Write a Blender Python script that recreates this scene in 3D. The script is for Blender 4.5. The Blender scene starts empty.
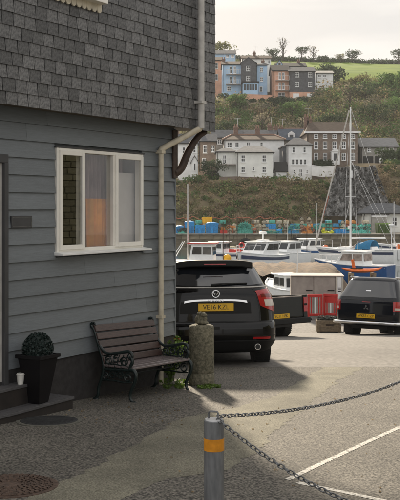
import bpy, bmesh, math, random
import numpy as np
from mathutils import Vector, Matrix, Euler
R = math.radians
random.seed(7); rng = np.random.default_rng(7)
sc = bpy.context.scene
COL = sc.collection

# ------------------------------------------------------------------ camera, sky, sun, exposure
EYE = 2.0; FPX = 1000.0; HOR = 208.0                 # eye height, focal length and horizon row in 400x500 pixels
cam_d = bpy.data.cameras.new('camera'); cam = bpy.data.objects.new('camera', cam_d); COL.objects.link(cam)
cam.location = (0, 0, EYE); cam.rotation_euler = (R(90), 0, 0)
cam_d.sensor_fit = 'VERTICAL'; cam_d.sensor_height = 36; cam_d.lens = 36*FPX/500
cam_d.shift_y = -(250-HOR)/500; cam_d.clip_end = 3000; cam_d.clip_start = .1
sc.camera = cam
SUN_AZ, SUN_EL = -10.0, 24.0                         # degrees right of straight ahead, degrees up
world = bpy.data.worlds.new('World'); sc.world = world; world.use_nodes = True
nt = world.node_tree; nt.nodes.clear()
def wn(t, **k):
    n = nt.nodes.new(t)
    for a, b in k.items(): setattr(n, a, b)
    return n
sky = wn('ShaderNodeTexSky', sky_type='NISHITA', sun_disc=False, sun_elevation=R(SUN_EL), sun_rotation=R(SUN_AZ), dust_density=4.0, air_density=1.2)
tc = wn('ShaderNodeTexCoord'); mp = wn('ShaderNodeMapping'); mp.inputs['Scale'].default_value = (1.2, 1.2, 7)
mp.inputs['Location'].default_value = (5.1, 0.4, 5.1); mp.inputs['Rotation'].default_value = (R(4), R(6), 0)
nz = wn('ShaderNodeTexNoise'); nz.inputs['Scale'].default_value = 1.7; nz.inputs['Detail'].default_value = 5
ramp = wn('ShaderNodeValToRGB')
ramp.color_ramp.elements[0].position = .40; ramp.color_ramp.elements[0].color = (.355, .352, .352, 1)
ramp.color_ramp.elements[1].position = .62; ramp.color_ramp.elements[1].color = (.51, .488, .462, 1)
sc1 = wn('ShaderNodeVectorMath', operation='SCALE'); sc1.inputs['Scale'].default_value = 10.0
mix = wn('ShaderNodeMix', data_type='RGBA'); mix.inputs[0].default_value = .965
bg = wn('ShaderNodeBackground'); bg.inputs['Strength'].default_value = .105
wo = wn('ShaderNodeOutputWorld')
L = nt.links.new
L(tc.outputs['Generated'], mp.inputs[0]); L(mp.outputs[0], nz.inputs['Vector']); L(nz.outputs[0], ramp.inputs[0])
L(ramp.outputs[0], sc1.inputs[0]); L(sky.outputs[0], mix.inputs[6]); L(sc1.outputs[0], mix.inputs[7])
L(mix.outputs[2], bg.inputs[0]); L(bg.outputs[0], wo.inputs[0])
sun_d = bpy.data.lights.new('sun', 'SUN'); sun = bpy.data.objects.new('sun', sun_d); COL.objects.link(sun)
sun_d.energy = 3.6; sun_d.angle = R(3.6); sun_d.color = (1, .86, .67)
sv = Vector((math.sin(R(SUN_AZ))*math.cos(R(SUN_EL)), math.cos(R(SUN_AZ))*math.cos(R(SUN_EL)), math.sin(R(SUN_EL))))
sun.rotation_euler = sv.to_track_quat('Z', 'Y').to_euler(); sun.location = (-20, 30, 40)
sc.view_settings.view_transform = 'Standard'; sc.view_settings.look = 'None'
sc.view_settings.exposure = 1.02; sc.view_settings.gamma = 1.0
sc.cycles.use_denoising = True
sc.cycles.max_bounces = 6; sc.cycles.transparent_max_bounces = 8; sc.cycles.volume_bounces = 0
sc.cycles.caustics_reflective = False; sc.cycles.caustics_refractive = False

# ------------------------------------------------------------------ helpers
def P(px, py, Z): return Vector(((px-200)/FPX*Z, Z, EYE-(py-HOR)/FPX*Z))
def hE(Y):                                           # ground level below the eye
    Y = min(max(Y, -5), 30.5); return -(1.97+.0020*Y*Y)
def gz(Y): return EYE+hE(Y)
def G(px, py):                                       # ground point seen at a pixel
    lo, hi = 2.0, 80.0
    for _ in range(50):
        m = (lo+hi)/2
        if hE(m) < -(py-HOR)/FPX*m: lo = m
        else: hi = m
    return ((px-200)/FPX*lo, lo)
MATS = {}
def M(name, col, rough=.6, metal=0., var=.12, scale=6., bump=0., bscale=60., rnd=0., spec=.5, col2=None, coat=0., detail=4., world_co=False, stretch=None, thr=(.35, .65), big=0., bigs=.8, trans=0.):
    m = bpy.data.materials.new(name); m.use_nodes = True; t = m.node_tree; b = t.nodes['Principled BSDF']; l = t.links.new
    co = t.nodes.new('ShaderNodeTexCoord'); src = co.outputs['Object']
    if world_co: g = t.nodes.new('ShaderNodeNewGeometry'); src = g.outputs['Position']
    if stretch: mpn = t.nodes.new('ShaderNodeMapping'); mpn.inputs['Scale'].default_value = stretch; l(src, mpn.inputs[0]); src = mpn.outputs[0]
    n = t.nodes.new('ShaderNodeTexNoise'); n.inputs['Scale'].default_value = scale; n.inputs['Detail'].default_value = detail; l(src, n.inputs['Vector'])
    r = t.nodes.new('ShaderNodeValToRGB'); l(n.outputs[0], r.inputs[0])
    c2 = col2 or tuple(min(1, c*(1+var)) for c in col); c1 = col if col2 else tuple(c*(1-var) for c in col)
    r.color_ramp.elements[0].position = thr[0]; r.color_ramp.elements[0].color = (*c1, 1)
    r.color_ramp.elements[1].position = thr[1]; r.color_ramp.elements[1].color = (*c2, 1)
    out = r.outputs[0]
    if big:
        nb_ = t.nodes.new('ShaderNodeTexNoise'); nb_.inputs['Scale'].default_value = bigs; nb_.inputs['Detail'].default_value = 6; nb_.inputs['Roughness'].default_value = .65; l(src, nb_.inputs['Vector'])
        mb_ = t.nodes.new('ShaderNodeMapRange'); mb_.inputs['From Min'].default_value = .3; mb_.inputs['From Max'].default_value = .7; mb_.inputs['To Min'].default_value = 1-big; mb_.inputs['To Max'].default_value = 1+big*.5
        hb_ = t.nodes.new('ShaderNodeHueSaturation'); l(nb_.outputs[0], mb_.inputs[0]); l(mb_.outputs[0], hb_.inputs['Value']); l(out, hb_.inputs['Color']); out = hb_.outputs[0]
    if rnd:
        oi = t.nodes.new('ShaderNodeObjectInfo'); mr = t.nodes.new('ShaderNodeMapRange'); hs = t.nodes.new('ShaderNodeHueSaturation')
        mr.inputs['To Min'].default_value = 1-rnd; mr.inputs['To Max'].default_value = 1+rnd
        l(oi.outputs['Random'], mr.inputs[0]); l(mr.outputs[0], hs.inputs['Value']); l(out, hs.inputs['Color']); out = hs.outputs[0]
    l(out, b.inputs['Base Color'])
    b.inputs['Roughness'].default_value = rough; b.inputs['Metallic'].default_value = metal
    b.inputs['Specular IOR Level'].default_value = spec
    if coat: b.inputs['Coat Weight'].default_value = coat; b.inputs['Coat Roughness'].default_value = .04
    if bump:
        n2 = t.nodes.new('ShaderNodeTexNoise'); n2.inputs['Scale'].default_value = bscale; n2.inputs['Detail'].default_value = 3; l(src, n2.inputs['Vector'])
        bp = t.nodes.new('ShaderNodeBump'); bp.inputs['Strength'].default_value = bump; bp.inputs['Distance'].default_value = .01
        l(n2.outputs[0], bp.inputs['Height']); l(bp.outputs[0], b.inputs['Normal'])
    if trans:
        tl_ = t.nodes.new('ShaderNodeBsdfTranslucent'); ms = t.nodes.new('ShaderNodeMixShader'); ms.inputs[0].default_value = trans; l(out, tl_.inputs[0])
        l(b.outputs[0], ms.inputs[1]); l(tl_.outputs[0], ms.inputs[2]); l(ms.outputs[0], t.nodes['Material Output'].inputs[0])
    MATS[name] = m; return m
def glass(name, tint=(.95, .95, .94), rough=.0):
    m = bpy.data.materials.new(name); m.use_nodes = True; t = m.node_tree; t.nodes.clear(); l = t.links.new
    o = t.nodes.new('ShaderNodeOutputMaterial'); mx = t.nodes.new('ShaderNodeMixShader'); lw = t.nodes.new('ShaderNodeLayerWeight'); lw.inputs[0].default_value = .5
    pw = t.nodes.new('ShaderNodeMath'); pw.operation = 'POWER'; pw.inputs[1].default_value = 4.0; fr = t.nodes.new('ShaderNodeMath'); fr.operation = 'MULTIPLY_ADD'; fr.inputs[1].default_value = .93; fr.inputs[2].default_value = .04
    l(lw.outputs['Facing'], pw.inputs[0]); l(pw.outputs[0], fr.inputs[0])
    tr = t.nodes.new('ShaderNodeBsdfTransparent'); tr.inputs[0].default_value = (*tint, 1)
    gl = t.nodes.new('ShaderNodeBsdfGlossy'); gl.inputs['Roughness'].default_value = rough
    l(fr.outputs[0], mx.inputs[0]); l(tr.outputs[0], mx.inputs[1]); l(gl.outputs[0], mx.inputs[2]); l(mx.outputs[0], o.inputs[0])
    return m

class MB:
    def __init__(s): s.v = []; s.f = []
    def add(s, vs, fs):
        k = len(s.v); s.v += [tuple(v) for v in vs]; s.f += [tuple(i+k for i in f) for f in fs]; return s
    def bx(s, x0, x1, y0, y1, z0, z1, T=None):
        vs = [Vector((x, y, z)) for z in (z0, z1) for y in (y0, y1) for x in (x0, x1)]
        if T is not None: vs = [T @ v for v in vs]
        return s.add(vs, [(0, 2, 3, 1), (4, 5, 7, 6), (0, 1, 5, 4), (2, 6, 7, 3), (0, 4, 6, 2), (1, 3, 7, 5)])
    def cyl(s, p0, p1, r0, r1=None, n=12):
        return s.tube([p0, p1], [r0, r0 if r1 is None else r1], n)
    def tube(s, pts, r, n=8, closed=False, cap=True):
        pts = [Vector(p) for p in pts]; m = len(pts); rs = r if isinstance(r, (list, tuple)) else [r]*m
        k = len(s.v); up = None
        for i, p in enumerate(pts):
            a = pts[(i-1) % m] if (closed or i > 0) else p; b = pts[(i+1) % m] if (closed or i < m-1) else p
            d = (b-a); d = d.normalized() if d.length > 1e-9 else Vector((0, 0, 1))
            if up is None: up = Vector((0, 0, 1)) if abs(d.z) < .9 else Vector((1, 0, 0))
            u = d.cross(up); u = u.normalized() if u.length > 1e-6 else d.orthogonal().normalized(); w = u.cross(d).normalized(); up = w
            for j in range(n):
                t = 2*math.pi*j/n; s.v.append(tuple(p+(u*math.cos(t)+w*math.sin(t))*rs[i]))
        for i in range(m if closed else m-1):
            for j in range(n):
                a = k+i*n+j; b = k+i*n+(j+1) % n; c = k+((i+1) % m)*n+(j+1) % n; d = k+((i+1) % m)*n+j
                s.f.append((a, b, c, d))
        if cap and not closed: s.f.append(tuple(k+j for j in reversed(range(n)))); s.f.append(tuple(k+(m-1)*n+j for j in range(n)))
        return s
    def lathe(s, prof, n=24, c=(0, 0, 0), sq=None):
        k = len(s.v)
        for r, z in prof:
            for j in range(n):
                t = 2*math.pi*j/n; s.v.append((c[0]+r*math.cos(t), c[1]+r*math.sin(t), c[2]+z))
        for i in range(len(prof)-1):
            for j in range(n): s.f.append((k+i*n+j, k+i*n+(j+1) % n, k+(i+1)*n+(j+1) % n, k+(i+1)*n+j))
        s.f.append(tuple(k+j for j in reversed(range(n)))); s.f.append(tuple(k+(len(prof)-1)*n+j for j in range(n))); return s
    def grid(s, rows, flip=False):
        k = len(s.v); n = len(rows[0])
        for r in rows: s.v += [tuple(p) for p in r]
        for i in range(len(rows)-1):
            for j in range(n-1):
                q = (k+i*n+j, k+i*n+j+1, k+(i+1)*n+j+1, k+(i+1)*n+j); s.f.append(q[::-1] if flip else q)
        return s
    def prism(s, poly, vec):
        vec = Vector(vec); n = len(poly); a = [Vector(p) for p in poly]; b = [p+vec for p in a]
        return s.add(a+b, [tuple(reversed(range(n))), tuple(range(n, 2*n))]+[(i, (i+1) % n, n+(i+1) % n, n+i) for i in range(n)])
    def ball(s, c, r, n=12, m=8):
        r = (r, r, r) if not isinstance(r, (tuple, list)) else r
        rows = [[(c[0]+r[0]*math.sin(math.pi*i/m)*math.cos(2*math.pi*j/n), c[1]+r[1]*math.sin(math.pi*i/m)*math.sin(2*math.pi*j/n), c[2]-r[2]*math.cos(math.pi*i/m)) for j in range(n+1)] for i in range(m+1)]
        return s.grid(rows)
    def mesh(s, name, smooth=None):
        me = bpy.data.meshes.new(name); me.from_pydata(s.v, [], s.f); me.validate(); me.update()
        if smooth is not None:
            me.polygons.foreach_set('use_smooth', [True]*len(me.polygons)); me.set_sharp_from_angle(angle=R(smooth))
        return me
    def build(s, name, mat, parent=None, smooth=None, bevel=0, weld=False, fixn=False):
        me = s.mesh(name, None)
        if weld or fixn:
            bm = bmesh.new(); bm.from_mesh(me)
            if weld: bmesh.ops.remove_doubles(bm, verts=bm.verts, dist=1e-4)
            bmesh.ops.recalc_face_normals(bm, faces=bm.faces); bm.to_mesh(me); bm.free()
        if smooth is not None:
            me.polygons.foreach_set('use_smooth', [True]*len(me.polygons)); me.set_sharp_from_angle(angle=R(smooth))
        return link(name, me, mat, parent, bevel)
def link(name, me, mat, parent=None, bevel=0):
    o = bpy.data.objects.new(name, me); COL.objects.link(o); o.parent = parent
    if mat is not None and not me.materials: me.materials.append(mat)
    if bevel:
        b = o.modifiers.new('bevel', 'BEVEL'); b.width = bevel; b.segments = 2; b.limit_method = 'ANGLE'; b.angle_limit = R(40)
    return o
def tag(o, label=None, cat=None, group=None, kind=None):
    if label: o['label'] = label
    if cat: o['category'] = cat
    if group: o['group'] = group
    if kind: o['kind'] = kind
    return o
def thing(name, label, cat, loc=(0, 0, 0), rz=0., group=None):
    o = bpy.data.objects.new(name, None); COL.objects.link(o); o.location = loc; o.rotation_euler = (0, 0, rz); o.empty_display_size = .2
    return tag(o, label, cat, group)
def copy_tree(o, parent=None):
    c = o.copy(); COL.objects.link(c); c.parent = parent
    for ch in list(o.children): copy_tree(ch, c)
    return c
def text(name, s, size, mat, parent, T, ext=.002):
    cu = bpy.data.curves.new(name, 'FONT'); cu.body = s; cu.size = size; cu.align_x = 'CENTER'; cu.align_y = 'CENTER'; cu.extrude = ext
    tmp = bpy.data.objects.new(name, cu); COL.objects.link(tmp)
    dg = bpy.context.evaluated_depsgraph_get(); me = bpy.data.meshes.new_from_object(tmp.evaluated_get(dg)); bpy.data.objects.remove(tmp)
    me.transform(T); me.materials.clear(); return link(name, me, mat, parent)
def leafmesh(name, cen, rad, per, size, seed=1, flat=.0, shell=.45):
    g = np.random.default_rng(seed); cen = np.asarray(cen, float); rad = np.asarray(rad, float); n = len(cen)*per
    c = np.repeat(cen, per, 0); r = np.repeat(rad, per, 0)
    d = g.normal(size=(n, 3)); d /= np.linalg.norm(d, axis=1)[:, None]
    rr = shell+(1-shell)*g.random(n)**.6
    p = c+d*r*rr[:, None]
    a = g.normal(size=(n, 3)); a[:, 2] *= 1-flat; a /= np.linalg.norm(a, axis=1)[:, None]
    nrm = d+g.normal(size=(n, 3))*.9; nrm /= np.linalg.norm(nrm, axis=1)[:, None]
    u = np.cross(nrm, a); u /= np.linalg.norm(u, axis=1)[:, None]+1e-9; w = np.cross(nrm, u)
    sz = (np.broadcast_to(np.asarray(size, float), (len(cen),)).repeat(per)*(0.6+.8*g.random(n)))[:, None]
    v = np.stack([p-u*sz*.5, p+w*sz*.32, p+u*sz*.5, p-w*sz*.32], 1).reshape(-1, 3)
    me = bpy.data.meshes.new(name); me.vertices.add(n*4); me.vertices.foreach_set('co', v.ravel())
    me.loops.add(n*4); me.loops.foreach_set('vertex_index', np.arange(n*4)); me.polygons.add(n)
    me.polygons.foreach_set('loop_start', np.arange(n)*4); me.polygons.foreach_set('loop_total', np.full(n, 4))
    me.update(calc_edges=True); return me

# ------------------------------------------------------------------ materials
M('asphalt', (.030, .028, .023), .85, scale=50, detail=6, col2=(.27, .245, .205), bump=1.0, bscale=70, thr=(.38, .68), big=.35, bigs=.9)
M('concrete', (.11, .103, .074), .9, scale=70, detail=6, col2=(.32, .297, .225), bump=.7, bscale=95, thr=(.34, .68), big=.4, bigs=1.3)
M('slab', (.10, .093, .083), .85, scale=14, detail=8, col2=(.20, .185, .167), bump=.4, bscale=60, big=.3, bigs=.35)
M('paint_white', (.16, .15, .135), .8, scale=38, detail=6, col2=(.58, .56, .51), thr=(.36, .52), bump=.5, bscale=75)
M('slate', (.050, .050, .051), .5, scale=34, detail=7, col2=(.150, .148, .146), rnd=.42, bump=.35, bscale=90)
M('slate_dark', (.022, .022, .023), .9)
M('siding', (.166, .184, .198), .5, var=.07, scale=24, bump=.25, bscale=90, rnd=.08, stretch=(.25, 4, 4), big=.08, bigs=3)
M('trim_dark', (.05, .05, .052), .6)
M('cream', (.58, .52, .40), .5, var=.12, scale=9)
M('pipe_grey', (.50, .48, .45), .5, var=.12, scale=9)
M('brown_wood', (.055, .034, .024), .6, var=.3, scale=20, bump=.2)
M('soffit', (.13, .105, .075), .7, var=.2)
M('pvc', (.86, .83, .76), .35, var=.03)
M('sillw', (.82, .82, .80), .4, var=.04)
M('plinth', (.034, .031, .031), .8, var=.25, scale=12, bump=.3)
M('black', (.012, .012, .012), .5)
M('rubber', (.018, .018, .018), .85, var=.2, scale=30, bump=.3)
M('iron', (.008, .016, .015), .35, var=.3, scale=40, bump=.1)
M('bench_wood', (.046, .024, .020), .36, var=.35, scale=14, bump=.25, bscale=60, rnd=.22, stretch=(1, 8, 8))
M('bench_seat_sheen', (.15, .12, .12), .2, spec=.7, var=.25, scale=14, bump=.2, bscale=60, rnd=.12, stretch=(1, 8, 8))  # bench wood again, made paler to paint in the sky sheen on the seat
M('pot', (.007, .006, .007), .6, spec=.2)
M('box_leaf', (.012, .026, .022), .6, var=.5, scale=40, trans=.15)
M('weed', (.13, .21, .035), .6, var=.4, scale=20, trans=.35)
M('cup', (.75, .73, .68), .6)
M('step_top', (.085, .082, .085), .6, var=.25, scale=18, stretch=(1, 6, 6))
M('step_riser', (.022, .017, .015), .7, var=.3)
M('cast', (.03, .03, .031), .6, var=.3, scale=40)
M('rust', (.090, .058, .042), .85, var=.35, scale=35, bump=.5)
M('rim_stone', (.12, .115, .095), .9, var=.3, scale=40)
M('stone', (.10, .095, .062), .9, scale=30, col2=(.25, .225, .16), bump=1.0, bscale=55, big=.35, bigs=5)
M('steel', (.17, .175, .18), .55, .35, var=.22, scale=14, stretch=(3, 3, .6))
M('steel_light', (.5, .5, .5), .45, .4, var=.2)
M('amber', (.62, .245, .012), .35, var=.15, scale=25)
M('zinc', (.19, .195, .20), .38, .75, var=.3, scale=30)
M('paint_black', (.002, .002, .0025), .10, var=.1, coat=.35, spec=.22)
M('paint_green', (.007, .009, .007), .35, var=.1, coat=.2, spec=.3)
M('paint_navy', (.004, .006, .011), .10, var=.1, coat=.4, spec=.25)
M('plastic', (.011, .011, .011), .6, spec=.3)
M('car_glass', (.010, .013, .018), .05, var=.05, spec=1.0, coat=.8)
M('red_light', (.42, .008, .010), .15, var=.15, scale=30, coat=.6)
M('dark_red', (.16, .004, .006), .12, coat=.6)
M('clear_light', (.62, .56, .5), .15)
M('chrome', (.75, .75, .76), .12, .95, var=.03)
M('plate', (.80, .46, .012), .4, var=.03)
M('alloy', (.3, .3, .3), .35, .7)
M('barrier_red', (.52, .03, .025), .4, var=.1)
M('cabinet', (.36, .315, .285), .6, var=.1, scale=3, big=.25, bigs=2.5)
M('cabinet_edge', (.52, .49, .42), .5, var=.06)
M('crate', (.25, .19, .125), .8, var=.25, scale=12)
M('sand', (.19, .125, .072), .95, scale=4., col2=(.075, .055, .038), bump=1., bscale=6, detail=7)
M('boat_white', (.88, .89, .89), .3, var=.04)
M('boat_blue', (.012, .085, .26), .3, var=.1)
M('boat_navy', (.02, .035, .09), .3)
M('canvas_blue', (.015, .17, .34), .8, var=.12)
M('orange', (.72, .15, .02), .5, var=.15)
M('alum', (.62, .62, .62), .4, .5)
M('pane_dark', (.03, .034, .038), .08, var=.2)
M('pane_pink_reflection', (.30, .25, .23), .1, var=.4, scale=3)  # pinkish reflection put into the pane colour
M('rope', (.35, .32, .26), .8)
M('quay_stone', (.12, .10, .065), .9, scale=.9, col2=(.27, .235, .17), bump=.5, bscale=3, rnd=.25)
M('quay_top', (.32, .29, .24), .85, var=.2, scale=2)
M('net_beige', (.30, .26, .18), .9, scale=9, col2=(.58, .52, .40), rnd=.25)
M('net_teal', (.03, .24, .19), .9, scale=8, col2=(.12, .46, .38), rnd=.2)
M('net_red', (.26, .07, .04), .9, scale=8, col2=(.44, .17, .11), rnd=.2)
M('net_blue', (.02, .16, .34), .9, scale=8, col2=(.06, .30, .52), rnd=.2)
M('net_orange', (.50, .17, .03), .9, scale=8, col2=(.68, .30, .08), rnd=.2)
M('net_dark', (.05, .05, .045), .9, scale=8, col2=(.14, .14, .12), rnd=.25)
M('tub_blue', (.02, .27, .62), .5, var=.2, rnd=.25)
M('tub_yellow', (.88, .46, .015), .5, var=.1)
M('tub_red', (.55, .04, .03), .5)
M('float_yellow', (.55, .58, .02), .5)
M('render_white', (.90, .91, .91), .8, var=.05, scale=1, big=.13, bigs=.45)
M('render_cream', (.89, .90, .86), .8, var=.05, scale=1, big=.13, bigs=.45)
M('render_blue', (.42, .62, .84), .8, var=.06, scale=1, big=.13, bigs=.45)
M('render_peach', (.70, .40, .28), .8, var=.1, scale=1, big=.13, bigs=.45)
M('slate_hung', (.085, .09, .10), .7, var=.25, scale=2)
M('house_stone', (.19, .145, .115), .9, scale=1.6, col2=(.27, .215, .175))
M('house_grey', (.27, .26, .24), .9, scale=1.6, col2=(.38, .365, .335))
M('roof_slate', (.115, .12, .128), .95, spec=.1, var=.2, scale=2, stretch=(1, 1, 5))
M('roof_blue', (.09, .105, .13), .95, spec=.1, var=.15, scale=2, stretch=(1, 1, 5))
M('roof_brown', (.105, .082, .066), .95, spec=.1, var=.2, scale=2, stretch=(1, 1, 5))
M('roof_pale', (.21, .21, .21), .95, spec=.1, var=.15, scale=2, stretch=(1, 1, 5))
M('ridge_red', (.30, .18, .13), .8)
M('brick', (.20, .125, .095), .9, var=.2)
M('terrain', (.12, .10, .055), 1., scale=.25, col2=(.26, .20, .12), world_co=True)
M('field', (.095, .165, .008), .95, spec=.1, scale=.16, detail=8, col2=(.165, .235, .014), world_co=True, stretch=(.4, 1, 1))
M('rockface', (.075, .075, .073), .9, scale=1.1, detail=7, col2=(.27, .265, .255), bump=.6, bscale=2., stretch=(2.6, .7, .16), thr=(.45, .75), world_co=True, big=.4, bigs=.5)
M('leaf_olive', (.205, .20, .085), .8, var=.45, scale=.6, world_co=True, trans=.35)
M('leaf_green', (.105, .175, .052), .8, var=.4, scale=.6, world_co=True, trans=.35)
M('leaf_brown', (.31, .235, .14), .85, var=.35, scale=.5, world_co=True, trans=.35)
M('leaf_dark', (.055, .08, .038), .8, var=.4, scale=.6, world_co=True, trans=.35)
M('leaf_grey', (.24, .215, .15), .85, var=.3, scale=.5, world_co=True, trans=.35)
M('bark', (.07, .055, .04), .9, var=.3)
M('water', (.035, .05, .05), .08, var=.1, bump=.2, bscale=.6)
M('curtain', (.80, .34, .04), .9, var=.2, scale=4)
M('blind', (.62, .60, .60), .8, var=.05)
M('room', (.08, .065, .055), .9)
M('room_shelf', (.16, .10, .06), .6)
GLASS = glass('window_glass')
m = MATS

# ------------------------------------------------------------------ the ground
GR = np.arange(-6, 40.01, .25); GZ = np.array([gz(v) for v in GR])
def gl(y): return float(np.interp(y, GR, GZ))
def sheet(name, mat, rows, dz, ncol=2, label=None):
    """rows (Y, Xleft, Xright), resampled on the ground's own rows so that the sheet lies parallel to it"""
    ys = np.array([r[0] for r in rows]); xl = np.array([r[1] for r in rows]); xr = np.array([r[2] for r in rows])
    st = sorted(set([float(y) for y in np.arange(-6, 40.01, .25) if ys[0] < y < ys[-1]]+[float(y) for y in ys]))
    g = []
    for y in st:
        a, b = np.interp(y, ys, xl), np.interp(y, ys, xr); g.append([(a+(b-a)*i/(ncol-1), y, gl(y)+dz) for i in range(ncol)])
    return tag(MB().grid(g).build(name, m[mat]), kind='structure')
sheet('car_park_ground', 'asphalt', [(-6, -60, 70), (38, -60, 70)], 0, 14)
lp = [G(*p) for p in ((5, 512), (30, 500), (55, 487), (82, 473), (110, 459), (140, 443), (165, 429), (171, 424), (175, 420), (205, 413), (235, 408), (270, 398), (300, 383), (321, 369), (328, 361))]
rp = [G(*p) for p in ((104, 512), (128, 499), (150, 486), (175, 478), (202, 474), (226, 470), (242, 459), (264, 447), (277, 430), (302, 408), (332, 385), (362, 368), (376, 361))]
ys = [round(float(y), 3) for y in np.arange(7.0, lp[-1][1], .035)]; jl = jr = 0.
def bnd(pts, y):
    a = np.array(sorted(pts, key=lambda q: q[1])); return float(np.interp(y, a[:, 1], a[:, 0]))
rows = []
for y in ys:
    jl = jl*.82+random.uniform(-.022, .022); jr = jr*.82+random.uniform(-.022, .022)
    rows.append((y, bnd(lp, y)+jl+.012*math.sin(y*13)+.008*math.sin(y*31), bnd(rp, y)+jr+.014*math.sin(y*11+1)+.01*math.sin(y*29)))
sheet('concrete_strip', 'concrete', rows, .0016)
sheet('quay_slab', 'slab', [(15.35, -60, 70), (38, -60, 70)], .003, 14)
def stripe(name, a, b, w):
    (x0, y0), (x1, y1) = a, b; d = Vector((x1-x0, y1-y0)); n = Vector((-d.y, d.x)).normalized()*w/2; k = 14
    g = [[(x0+d.x*i/k+n.x*s, y0+d.y*i/k+n.y*s, gz(y0+d.y*i/k)+.003) for s in (-1, 1)] for i in range(k+1)]
    return tag(MB().grid(g).build(name, m['paint_white'], fixn=True), kind='structure')
stripe('parking_line', G(287, 480), G(420, 418), .055)
q = G(290, 481); stripe('parking_line', (q[0]+.05, q[1]-.055), G(420, 508), .055)
# quay edge, harbour water, far quay
tag(MB().bx(-60, 70, 38, 38.6, EYE-6.5, gz(31)-.004).build('quay_edge', m['quay_stone']), kind='structure')
tag(MB().grid([[(-150, 36, EYE-4.75), (150, 36, EYE-4.75)], [(-150, 140, EYE-4.75), (150, 140, EYE-4.75)]]).build('harbour_water', m['water']), kind='structure')
QZ, QT = 126.0, EYE-3.35                              # far quay front and deck level
tag(MB().bx(-80, 90, QZ+.5, 144, EYE-7, QT).build('far_quay_deck', m['quay_top']), kind='structure')
qw = thing('quay_wall', 'long weathered stone quay wall across the harbour, hung with black tyres', 'quay wall', (0, QZ, 0))
MB().bx(-60, 70, .12, .49, EYE-7, QT-.02).build('wall_core', m['quay_stone'], qw)
blk = MB().bx(-.5, .5, 0, .2, -.5, .5).mesh('stone_block'); blk.materials.append(m['quay_stone'])
zc = QT-.3
for row in range(6):
    hh = .58; x = -5+random.random()
    while x < 30:
        w = random.uniform(.8, 1.9); b = link('stone_block', blk, None, qw)
        b.location = (x+w/2, random.uniform(-.03, .03), zc-row*hh); b.scale = (w-.05, 1, hh-.05); x += w
MB().bx(-60, 70, -.15, .6, QT-.016, QT+.12).build('coping', m['quay_top'], qw, bevel=.03)

# ------------------------------------------------------------------ the slate-hung building on the left
WD = math.atan2(.863, .505)                           # wall runs away from the camera at 30 degrees
bld = thing('harbour_building', 'grey weatherboarded building with a slate hung jettied upper storey', 'building', (-.365, 13.5, 0), WD)
Z0 = EYE-1.71; ZS = EYE+1.089; SOV, NOV = .594, .30   # bottom of boarding, soffit, overhang past the corner, overhang forward
def ln(px, py, n=0.):                                  # pixel -> (s, z) on the plane n metres in front of the wall
    d = Vector((.505, .863)); N = Vector((.863, -.505)); q = Vector((-.365, 13.5))+N*n; k = (px-200)/FPX
    s = (k*q.y-q.x)/(d.x-k*d.y); Y = q.y+s*d.y; return s, EYE-(py-HOR)/FPX*Y
ws0, _ = ln(54, 200); ws1, _ = ln(140.5, 200)
_, wzt = ln(54, 147.5); _, wzb = ln(54, 252.5)
ds1, _ = ln(4.5, 200); _, dzt = ln(4.5, 163)           # door frame's right edge and its top
S0 = -8.0
wl = MB()                                              # masonry shell with a hole for the window
wl.bx(S0, ws0, .03, .25, Z0-.9, ZS-.01); wl.bx(ws1, 0, .03, .25, Z0-.9, ZS-.01); wl.bx(ws0, ws1, .03, .25, Z0-.9, wzb); wl.bx(ws0, ws1, .03, .25, wzt, ZS-.01)
wl.bx(-.22, 0, .25, 6, Z0-.9, ZS-.01); wl.bx(S0, 0, 6, 6.2, Z0-.9, ZS-.01)
wl.build('wall', m['siding'], bld)
MB().bx(S0, 0.02, -.012, .028, Z0-1.0, Z0+.01).build('plinth', m['plinth'], bld)
# lapped boards
H = .188; z = Z0; k = 0
def board(s0, s1, z0, z1):
    b = MB(); pr = [(-.037, z0), (-.012, z1+.02), (.028, z1+.02), (.028, z0)]
    a = [Vector((s0, y, zz)) for y, zz in pr]; b.prism(a, (s1-s0, 0, 0)); return b.build('weatherboard', m['siding'], bld, fixn=True)
while z < ZS-.03:
    z1 = min(z+H, ZS-.025)
    cuts = [(S0, .0)]
    if z1 > wzb and z < wzt: cuts = [(S0, ws0-.012), (ws1+.012, .0)]
    for a, b in cuts:
        if z < dzt:
            if a < ds1: a = ds1
        if b-a > 1.6: cuts2 = [(a, (q_ := a+(b-a)*random.uniform(.12, .9))-.0015), (q_+.0015, b)]
        else: cuts2 = [(a, b)]
        for a2, b2 in cuts2: board(a2, b2, z+random.uniform(-.0025, .0025), z1)
    z = z1
MB().bx(-.005, .022, -.035, .06, Z0-.02, ZS-.02).build('corner_board', m['siding'], bld)
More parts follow.
